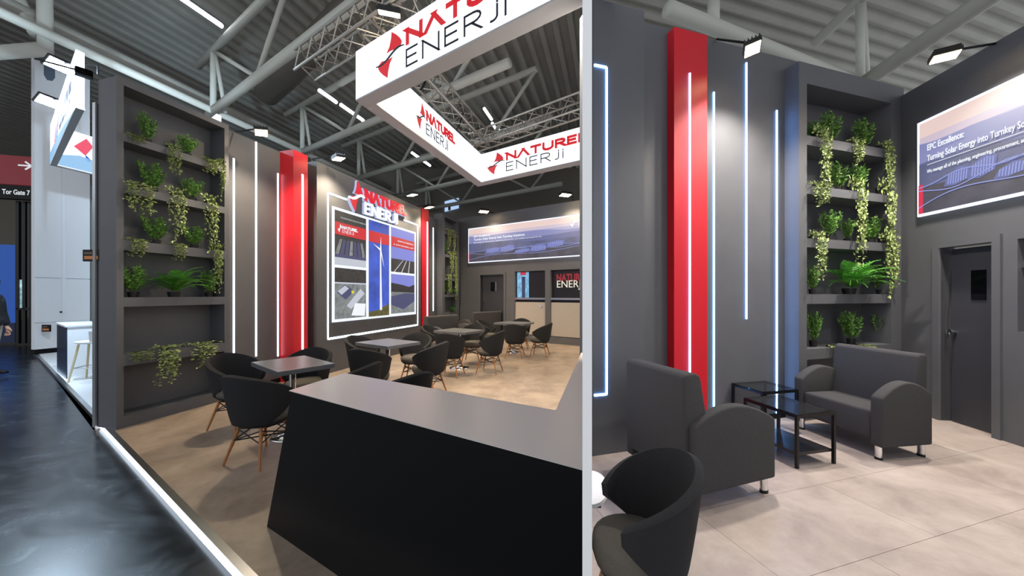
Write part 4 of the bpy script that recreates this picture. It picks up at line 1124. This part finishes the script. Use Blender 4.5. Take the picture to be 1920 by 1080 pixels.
# right roof
R1 = up_to(None, 1613, 160, 5.6)
dR3 = Vector((RA.d.x, RA.d.y, 0)); dRB = Vector((RB.d.x, RB.d.y, 0))
Rl = up_to(None, 1150, 22, 5.6)
k_ = (R1 - Vector((xr(3.5) + .6, 3.5, 5.6))).length
dP = Vector(((2600 - U0) / F, 1, 0)).normalized()
pipe('thick roof pipe passing behind the lounge wall tops', R1 - dP * 5.0, R1 + dP * 5, .115)
pipe('thin roof pipe above the thick lounge roof pipe', R1 - dP * 3.4 + Vector((-.1, .5, .35)), R1 + dP * 5 + Vector((-.1, .5, .35)), .05)
roof_truss('roof truss of round tubes rising above the lounge corner', (R1.x, R1.y), (-.12, -1), 1, 6.0, 5.6, 7.3, .13, .11)
pipe('roof tube hanging above the lounge red column', at(1338, -10, 6.5), at(1338, 48, 6.5), .10)

# hall tube lights under the deck
M_tubelight = glow('hall tube light', (240, 248, 255), 9.0)
def tube_light(p, d, L, label):
    t = thing('tube_light', label, 'lamp', p, 0, 'hall tube lights')
    d = Vector(d).normalized()
    MB().tube(d * -L / 2, d * L / 2, .05, 8).build('tube', M_tubelight, t)
    MB().tube(d * -L / 2 + Vector((0, 0, .075)), d * L / 2 + Vector((0, 0, .075)), .04, 6).build('housing', M_alu, t)
    return t
def tl(u, v, L, label, z=8.3): return tube_light(up_to(None, u, v, z), dA3, L, label)
tl(362, 12, 1.3, 'long hall tube light at the top edge above the planted block')
tl(615, 181, .7, 'hall tube light left of the banner corner, nearer one', 7.6)
tl(661, 212, 1.1, 'hall tube light left of the banner corner, farther one', 7.6)
tl(790, 299, 1.6, 'hall tube light seen below the banner side panel', 7.6)
tl(841, 109, .5, 'short hall tube light inside the banner ring, nearest', 8.0)
tl(915, 214, .8, 'short hall tube light inside the banner ring, above the truss', 8.0)
tl(929, 240, .8, 'short hall tube light inside the banner ring, between the trusses', 8.0)
tl(938, 248, .8, 'short hall tube light inside the banner ring, lowest', 8.0)

# hanging exit-style display far back
hd = thing('far_window', 'small bright bluish hall window high above the far planted block', 'window', at(846, 396, 21.13), 0); hd.scale = (1.5, 1, 1.55)
MB().add([(-.26, 0, -.02), (.30, 0, .12), (.30, 0, .52), (-.26, 0, .38), (-.26, .04, -.02), (.30, .04, .12), (.30, .04, .52), (-.26, .04, .38)], [(0, 1, 2, 3), (4, 7, 6, 5), (0, 4, 5, 1), (1, 5, 6, 2), (2, 6, 7, 3), (3, 7, 4, 0)]).build('pane', glow('daylight pane', (176, 206, 246), 1.0), hd)
MB().add([(-.26, -.01, .17), (.30, -.01, .31), (.30, -.01, .34), (-.26, -.01, .20)], [(0, 1, 2, 3)]).build('glazing_bar', M_dark, hd)
B(-.12, -.02, -.03, -.01, .03, .30).build('sensor', M_dark, hd)
# ------------------------------------------------------------------ neighbouring stand and gate (far left)
n1, n2 = at(142, 201, 5.15), at(94, 310, 7.47)
nB = Vector((n1.x - n2.x, n1.y - n2.y)); zt2 = at(142, 92, 5.15).z
nr, na, nb_, NH = banner_ring('hanging_banner', 'neighbouring white hanging lightbox ring with pink and blue logo', (n2.x, n2.y), (LA.d.x, LA.d.y), 2.0, nB, nB.length, n1.z, zt2, .09)
# ring built with its near side along the aisle: print on the aisle face and on the far inner face
NF = Fr((n2.x, n2.y), (nb_.x, nb_.y))
def nprint(name, pts, m, fr, y):
    o = MB().prism(pts, y - .004, y - .001, 'y').build(name, m, nr); p = fr.P(0); o.location = (p.x - n2.x, p.y - n2.y, 0); o.rotation_euler.z = fr.rz; return o
LN = nB.length
G_sea = g('pale sea', (150, 196, 236)); G_navy = g('navy', (30, 44, 96)); G_pink = g('pink', (240, 74, 104)); G_cob = g('cobalt', (20, 74, 196))
nprint('printed_sea', [(0, .02), (LN * .95, .02), (LN * .8, NH * .10), (LN * .4, NH * .26), (0, NH * .30)], G_sea, NF, 0)
nprint('printed_stripe', [(LN * .22, NH * .2), (LN * .26, NH * .2), (LN * .34, NH * .62), (LN * .30, NH * .62)], G_pink, NF, 0)
nprint('printed_stripe', [(LN * .30, NH * .22), (LN * .35, NH * .22), (LN * .43, NH * .66), (LN * .39, NH * .66)], G_cob, NF, 0)
for i in range(4): nprint('printed_word', [(LN * (.5 + .1 * i), NH * .5), (LN * (.57 + .1 * i), NH * .5), (LN * (.57 + .1 * i), NH * .68), (LN * (.5 + .1 * i), NH * .68)], G_navy, NF, 0)
for i in range(4): nprint('printed_word', [(LN * (.45 + .1 * i), NH * .3), (LN * (.53 + .1 * i), NH * .3), (LN * (.53 + .1 * i), NH * .4), (LN * (.45 + .1 * i), NH * .4)], G_navy, NF, 0)
# far inner face: side panel runs along LA.d from n2
NI = Fr((n2.x + nb_.x * .09, n2.y + nb_.y * .09), (na.x, na.y))
ni = lambda u: NI.s(u); niz = lambda u, v: NI.z(u, v) - n1.z
nprint('printed_sea', [(.05, .03), (ni(184), .03), (ni(184), niz(184, 305)), (ni(150), niz(150, 292)), (ni(115), niz(115, 290))], G_sea, NI, 0)
nprint('printed_diamond', [(ni(138), niz(138, 274)), (ni(162), niz(162, 260)), (ni(175), niz(175, 276)), (ni(160), niz(160, 292))], G_pink, NI, 0)
nprint('printed_leaf', [(ni(160), niz(160, 290)), (ni(171), niz(171, 301)), (ni(166), niz(166, 305)), (ni(161), niz(161, 300))], G_cob, NI, 0)
nprint('printed_leaf', [(ni(176), niz(176, 286)), (ni(186), niz(186, 280)), (ni(186), niz(186, 300)), (ni(178), niz(178, 300))], G_cob, NI, 0)
TF_aim = (gnd(110, 660).x, gnd(110, 660).y, 2.6)
for u, v, Y, lab in ((110, 122, 6.0, 'upper cool floodlight on the neighbouring banner'), (90, 190, 6.8, 'lower cool floodlight on the neighbouring banner'), (157, 140, 5.0, 'small cool floodlight right of the neighbouring banner')):
    p = at(u, v, Y); flood(lab, p, (p.x + 1.2, p.y - .2, p.z - 1.5) if u < 150 else TF_aim, False, .26 if u < 150 else .14, 600 if u < 150 else 1600, (p.x + .55, p.y + .1, p.z - .1) if u < 150 else (p.x - .35, p.y - .25, p.z + .05), 'cool floodlights of the neighbouring stand', 2.6)
# white tower
tp = gnd(65, 665); TF = Fr((tp.x, tp.y), (LA.d.x, LA.d.y))
tw_ = thing('white_tower', 'tall white panelled tower of the neighbouring stand', 'tower', TF.P(0), TF.rz)
ts = lambda u: TF.s(u); tz = lambda u, v: TF.z(u, v)
W_t = ts(169); za, zb3, zc3 = tz(100, 604), tz(100, 521), tz(65, 107)
B(0, W_t, .03, .14, .12, zc3).build('tower_core', M_white, tw_)
B(0.01, W_t - .01, .035, .13, 0, .12).build('plinth', M_black, tw_)
sp = ts(116); sp2 = ts(123)
for (a, b_, c_, d_) in ((0, sp, .12, za - .01), (sp2, W_t, .12, za - .01), (0, sp, za, zb3 - .012), (sp2, W_t, za, zb3 - .012), (0, sp, zb3, zc3), (sp2, W_t, zb3, zc3)):
    B(a + .003, b_ - .003, .0, .029, c_, d_).build('panel', M_white, tw_, bevel=.004)
MB().tube((ts(113), 0, tz(113, 585)), (ts(113), -.03, tz(113, 585)), .025, 8).build('panel_lock', M_chrome, tw_)
MB().prism([(ts(82), tz(82, 112)), (ts(103), tz(103, 122)), (ts(103), tz(103, 146)), (ts(98), tz(98, 152)), (ts(88), tz(88, 150)), (ts(82), tz(82, 140))], -.006, -.001, 'y').build('slot_shade', mat('shadow grey', (96, 110, 128), .6), tw_)  # flat plate on the panel, its grey painted as the slot's shade
wl2 = tag(MB().box(0, .35, 0, .2, 0, 4.4).build('louvre_panel', mat('louvre green grey', (120, 140, 140), .5), None, loc=TF.P(W_t + .06, .1), rz=TF.rz), 'grey-green louvred column beside the white tower', 'column')
# neighbour counter
kc = gnd(112, 712); kl = gnd(92, 690)
KF = Fr((kc.x, kc.y), (LA.d.x, LA.d.y))
kt = thing('white_counter', 'white counter with dark aisle-side face on the neighbouring platform', 'counter', (kc.x, kc.y, 0), KF.rz)
kz = at(112, 611, kc.y).z; kL = .40; kD = (kl - kc).length * .8
kt.rotation_euler.z = 0; kt.location = (kc.x + ES.e.x * .07, kc.y + ES.e.y * .07, 0)
ax_, bx_ = Vector((LA.d.x, LA.d.y)) * .42, Vector((-BD.x, -BD.y)) * 1.25
def para(o0, o1, p0, p1): return [tuple(ax_ * i + bx_ * j) for i, j in ((o0, p0), (o1, p0), (o1, p1), (o0, p1))]
MB().prism(para(.03, 1, 0, 1), 0, kz - .03).build('counter_body', M_white, kt)
MB().prism(para(0, .028, 0, 1), 0, kz - .03).build('aisle_face', mat('dark blue face', (40, 60, 86), .2), kt)
MB().prism(para(-.04, 1.04, -.02, 1.02), kz - .03, kz).build('counter_top', M_white, kt)
# stool
sp_ = Vector((-7.22, 6.06, 0))
st_ = thing('bar_stool', 'white shell bar stool with pale wooden legs on the white platform', 'stool', (sp_.x, sp_.y, 0), math.radians(200))
for sx in (-1, 1):
    for sy in (-1, 1): MB().tube((.11 * sx, .11 * sy, .62), (.19 * sx, .19 * sy, 0), .017, 8, .013).build('leg', M_oak, st_)
fr_m = MB(); q_ = .165
for a, b_ in (((1, 1), (1, -1)), ((1, -1), (-1, -1)), ((-1, -1), (-1, 1)), ((-1, 1), (1, 1))): fr_m.tube((a[0] * q_, a[1] * q_, .22), (b_[0] * q_, b_[1] * q_, .22), .009, 6)
fr_m.build('footrest', M_alu, st_)
MB().lathe([(.16, .625), (.20, .64), (.205, .66), (.18, .665), (.02, .655)], 20).build('seat', M_white, st_, smooth=True)
bk = MB(); 
for i in range(10):
    a0, a1 = math.radians(110 + 14 * i), math.radians(124 + 14 * i)
    for (aa, ab) in ((a0, a1),):
        bk.add([(.20 * math.cos(aa), .20 * math.sin(aa), .65), (.20 * math.cos(ab), .20 * math.sin(ab), .65), (.26 * math.cos(ab), .26 * math.sin(ab), .84), (.26 * math.cos(aa), .26 * math.sin(aa), .84),
                (.185 * math.cos(aa), .185 * math.sin(aa), .65), (.185 * math.cos(ab), .185 * math.sin(ab), .65), (.245 * math.cos(ab), .245 * math.sin(ab), .84), (.245 * math.cos(aa), .245 * math.sin(aa), .84)],
               [(0, 1, 2, 3), (7, 6, 5, 4), (0, 4, 5, 1), (3, 2, 6, 7), (0, 3, 7, 4), (1, 5, 6, 2)])
bk.build('backrest', M_white, st_)
# info plates
def plate(label, u0, u1, v0, v1, Y, base=None):
    p = at(u0, v1, Y); w = (u1 - u0) / F * Y; h = (v1 - v0) / F * Y
    t = thing('info_plate', label, 'sign', p, 0, 'black info plates')
    B(0, w, 0, .03, 0, h).build('plate', M_black, t)
    rect(t, 'orange_line', w * .1, w * .92, h * .18, h * .46, glow('plate orange', (150, 92, 40), .8), 1, -.001)
    rect(t, 'dim_line', w * .1, w * .7, h * .62, h * .78, glow('plate dim', (80, 66, 52), .7), 1, -.001)
    return t
plate('small black plate with orange line beside the planted block edge', 155, 186, 468, 490, 3.87)
plate('small black plate with orange line low on the white tower', 78, 93, 609, 622, 8.55)
# aluminium post of the neighbour wall, against the planted block
ap = tag(B(0, .05, .31, .36, 0, ztopL - .25).build('aluminium_post', M_alu, None, loc=LA.P(-.02), rz=LA.rz), 'aluminium edge post on the back of the planted block', 'post')
nwall = struct(B(0, 1.6, .305, .345, 0, ztopL - .3).build('wall_neighbour', M_white, None, loc=LA.P(.05), rz=LA.rz), 'white back of the neighbouring stand wall')
# gate: red direction sign, black sign, dark doorway, blue banner
GY = 10.0
GF = Fr((at(-60, 400, GY).x, GY), (1.0, .28))
gs = lambda u: GF.s(u); gz = lambda u, v: GF.z(u, v)
rs = thing('direction_sign', 'red direction sign with white arrow above the gate', 'sign', GF.P(gs(-50), 0, gz(30, 346)), GF.rz)
w_, h_ = gs(64) - gs(-50), gz(30, 292) - gz(30, 346)
B(0, w_, 0, .1, 0, h_).build('sign_panel', mat('dark red sign', (140, 24, 40), .5, emit=.5), rs)
ax, az = gs(49) - gs(-50), h_ * .68
mb = MB().prism([(ax - .17, az - .02), (ax + .12, az - .02), (ax + .12, az + .02), (ax - .17, az + .02)], -.012, -.002, 'y')
mb.prism([(ax + .15, az), (ax + .0, az + .13), (ax - .03, az + .10), (ax + .09, az), (ax - .03, az - .10), (ax + .0, az - .13)], -.012, -.002, 'y')
mb.build('arrow', glow('sign white', (225, 230, 236), .9), rs)
bs = thing('gate_sign', 'black gate name sign with white lettering below the red sign', 'sign', GF.P(gs(-50), 0, gz(30, 373)), GF.rz)
h2_ = gz(30, 347) - gz(30, 373)
B(0, w_, 0, .1, 0, h2_).build('sign_panel', M_black, bs)
text('lettering', 'Tor Gate 7', .2, glow('sign white', (225, 230, 236), .9), bs, gs(4) - gs(-50), -.003, h2_ * .32, .004, .015, width=gs(56) - gs(4))
gd = struct(B(0, w_ + .4, .0, .1, gz(30, 374) + .0, gz(30, 374) + .001).build('trim_1', M_black, None, loc=GF.P(gs(-50)), rz=GF.rz), None)
bb = thing('blue_banner', 'plain blue banner standing in the dark gateway', 'banner', GF.P(GF.s(-24, .5), .5, 0), GF.rz)
bw_ = GF.s(28, .5) - GF.s(-24, .5)
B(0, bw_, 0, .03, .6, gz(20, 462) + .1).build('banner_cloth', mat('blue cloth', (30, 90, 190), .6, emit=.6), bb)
B(0, bw_, .0, .05, 0, .6).build('banner_base', mat('dark blue base', (28, 44, 80), .6), bb)
gp = thing('gate_door', 'dark glazed gate door frame beside the white tower', 'gate', GF.P(GF.s(29, .2), .2, 0), GF.rz)
gw = GF.s(64, .2) - GF.s(29, .2); gh = gz(30, 374)
for a in (.0, .35, .7, .93): B(gw * a, gw * a + .07, 0, .08, 0, gh).build('door_post', M_blackmetal, gp)
B(0, gw, 0, .08, 1.0, 1.06).build('door_rail', M_blackmetal, gp)
B(.07, gw * .35, .03, .04, 1.06, 1.9).build('reflection_pane', mat('glass painted reflections', (150, 190, 230), emit=.9, noise=.8, nscale=5), gp)  # glow and noise stand for bright reflections on the door glass
B(gw * .35 + .07, gw * .7, .03, .04, 0, gh).build('dark_pane', mat('dark glass', (6, 7, 10), .06), gp)

# ------------------------------------------------------------------ person at the left edge
def skin_obj(name, verts, edges, radii, m, parent, sub=2):
    me = D.meshes.new(name); me.from_pydata(verts, edges, []); me.update(); me.materials.append(m)
    o = D.objects.new(name, me); C.objects.link(o); o.parent = parent
    md = o.modifiers.new('skin', 'SKIN'); md.use_smooth_shade = True
    if not me.skin_vertices: 
        bm = bmesh.new(); bm.from_mesh(me); bm.verts.layers.skin.verify(); bm.to_mesh(me); bm.free()
    for i, r in enumerate(radii):
        me.skin_vertices[0].data[i].radius = r if isinstance(r, tuple) else (r, r)
    me.skin_vertices[0].data[0].use_root = True
    s_ = o.modifiers.new('sub', 'SUBSURF'); s_.levels = sub; s_.render_levels = sub
    return o
pp = gnd(-18, 700)
pe = thing('person', 'person in dark jacket and pale trousers walking at the left edge', 'person', (pp.x, pp.y, 0), math.radians(25))
M_skin = mat('skin', (196, 150, 124), .55); M_jack = mat('black jacket', (18, 20, 26), .8); M_trs = mat('pale crumpled trousers', (178, 172, 156), .85, noise=.15, nscale=14); M_hair = mat('dark hair', (24, 20, 18), .7)
# body: trousers and legs, torso, arms; one skinned figure per garment, skin for head and hands
skin_obj('trousers', [(0, 0, .95), (0, -.10, .88), (.06, -.11, .50), (.10, -.11, .10), (0, .10, .88), (-.05, .11, .50), (-.14, .11, .12)], [(0, 1), (1, 2), (2, 3), (0, 4), (4, 5), (5, 6)], [(.11, .10), .095, .085, .085, .095, .085, .085], M_trs, pe)
skin_obj('jacket', [(0, 0, 1.15), (0, 0, .84), (0, 0, 1.35), (0, -.17, 1.40), (.02, -.26, 1.12), (.08, -.27, .86), (0, .17, 1.40), (-.02, .26, 1.12), (.04, .27, .86), (0, 0, 1.46)], [(0, 1), (0, 2), (2, 3), (3, 4), (4, 5), (2, 6), (6, 7), (7, 8), (2, 9)], [(.17, .13), (.18, .14), (.16, .12), .085, .07, .06, .085, .07, .06, .07], M_jack, pe)
body = skin_obj('body', [(0, 0, 1.44), (0.01, 0, 1.53), (.03, 0, 1.60), (.03, 0, 1.70), (.02, 0, 1.76)], [(0, 1), (1, 2), (2, 3), (3, 4)], [.055, .055, (.085, .075), (.095, .08), (.06, .05)], M_skin, pe)
MB().lathe([(.03, 1.80), (.085, 1.78), (.108, 1.72), (.105, 1.66), (.09, 1.62)], 16, (.0, 0)).build('hair', M_hair, pe, smooth=True)
for sy in (-1, 1):
    hx = .10 if sy < 0 else .06
    hv = [(hx - .02, .27 * sy, .86), (hx, .27 * sy, .80), (hx + .005, .27 * sy, .74)]; hed = [(0, 1), (1, 2)]; hr = [.028, (.04, .022), (.04, .02)]
    for k, dx in enumerate((-.03, -.01, .01, .028)):
        a = len(hv); hv += [(hx + dx, .27 * sy, .715), (hx + dx, .262 * sy, .685), (hx + dx, .25 * sy, .66 + .008 * abs(k - 1))]; hed += [(2, a), (a, a + 1), (a + 1, a + 2)]; hr += [.010, .009, .008]
    a = len(hv); hv += [(hx + .045, .255 * sy, .78), (hx + .06, .245 * sy, .745)]; hed += [(1, a), (a, a + 1)]; hr += [.011, .009]
    skin_obj('hand', hv, hed, hr, M_skin, pe, 1)
for (fx_, fy) in ((.13, -.11), (-.11, .11)):
    MB().prism([(-.09, 0), (.17, 0), (.18, .03), (.10, .065), (.0, .10), (-.08, .09)], fy - .045, fy + .045, 'y').build('shoe', M_black, pe, bevel=.015, loc=(fx_ - .03, 0, 0))
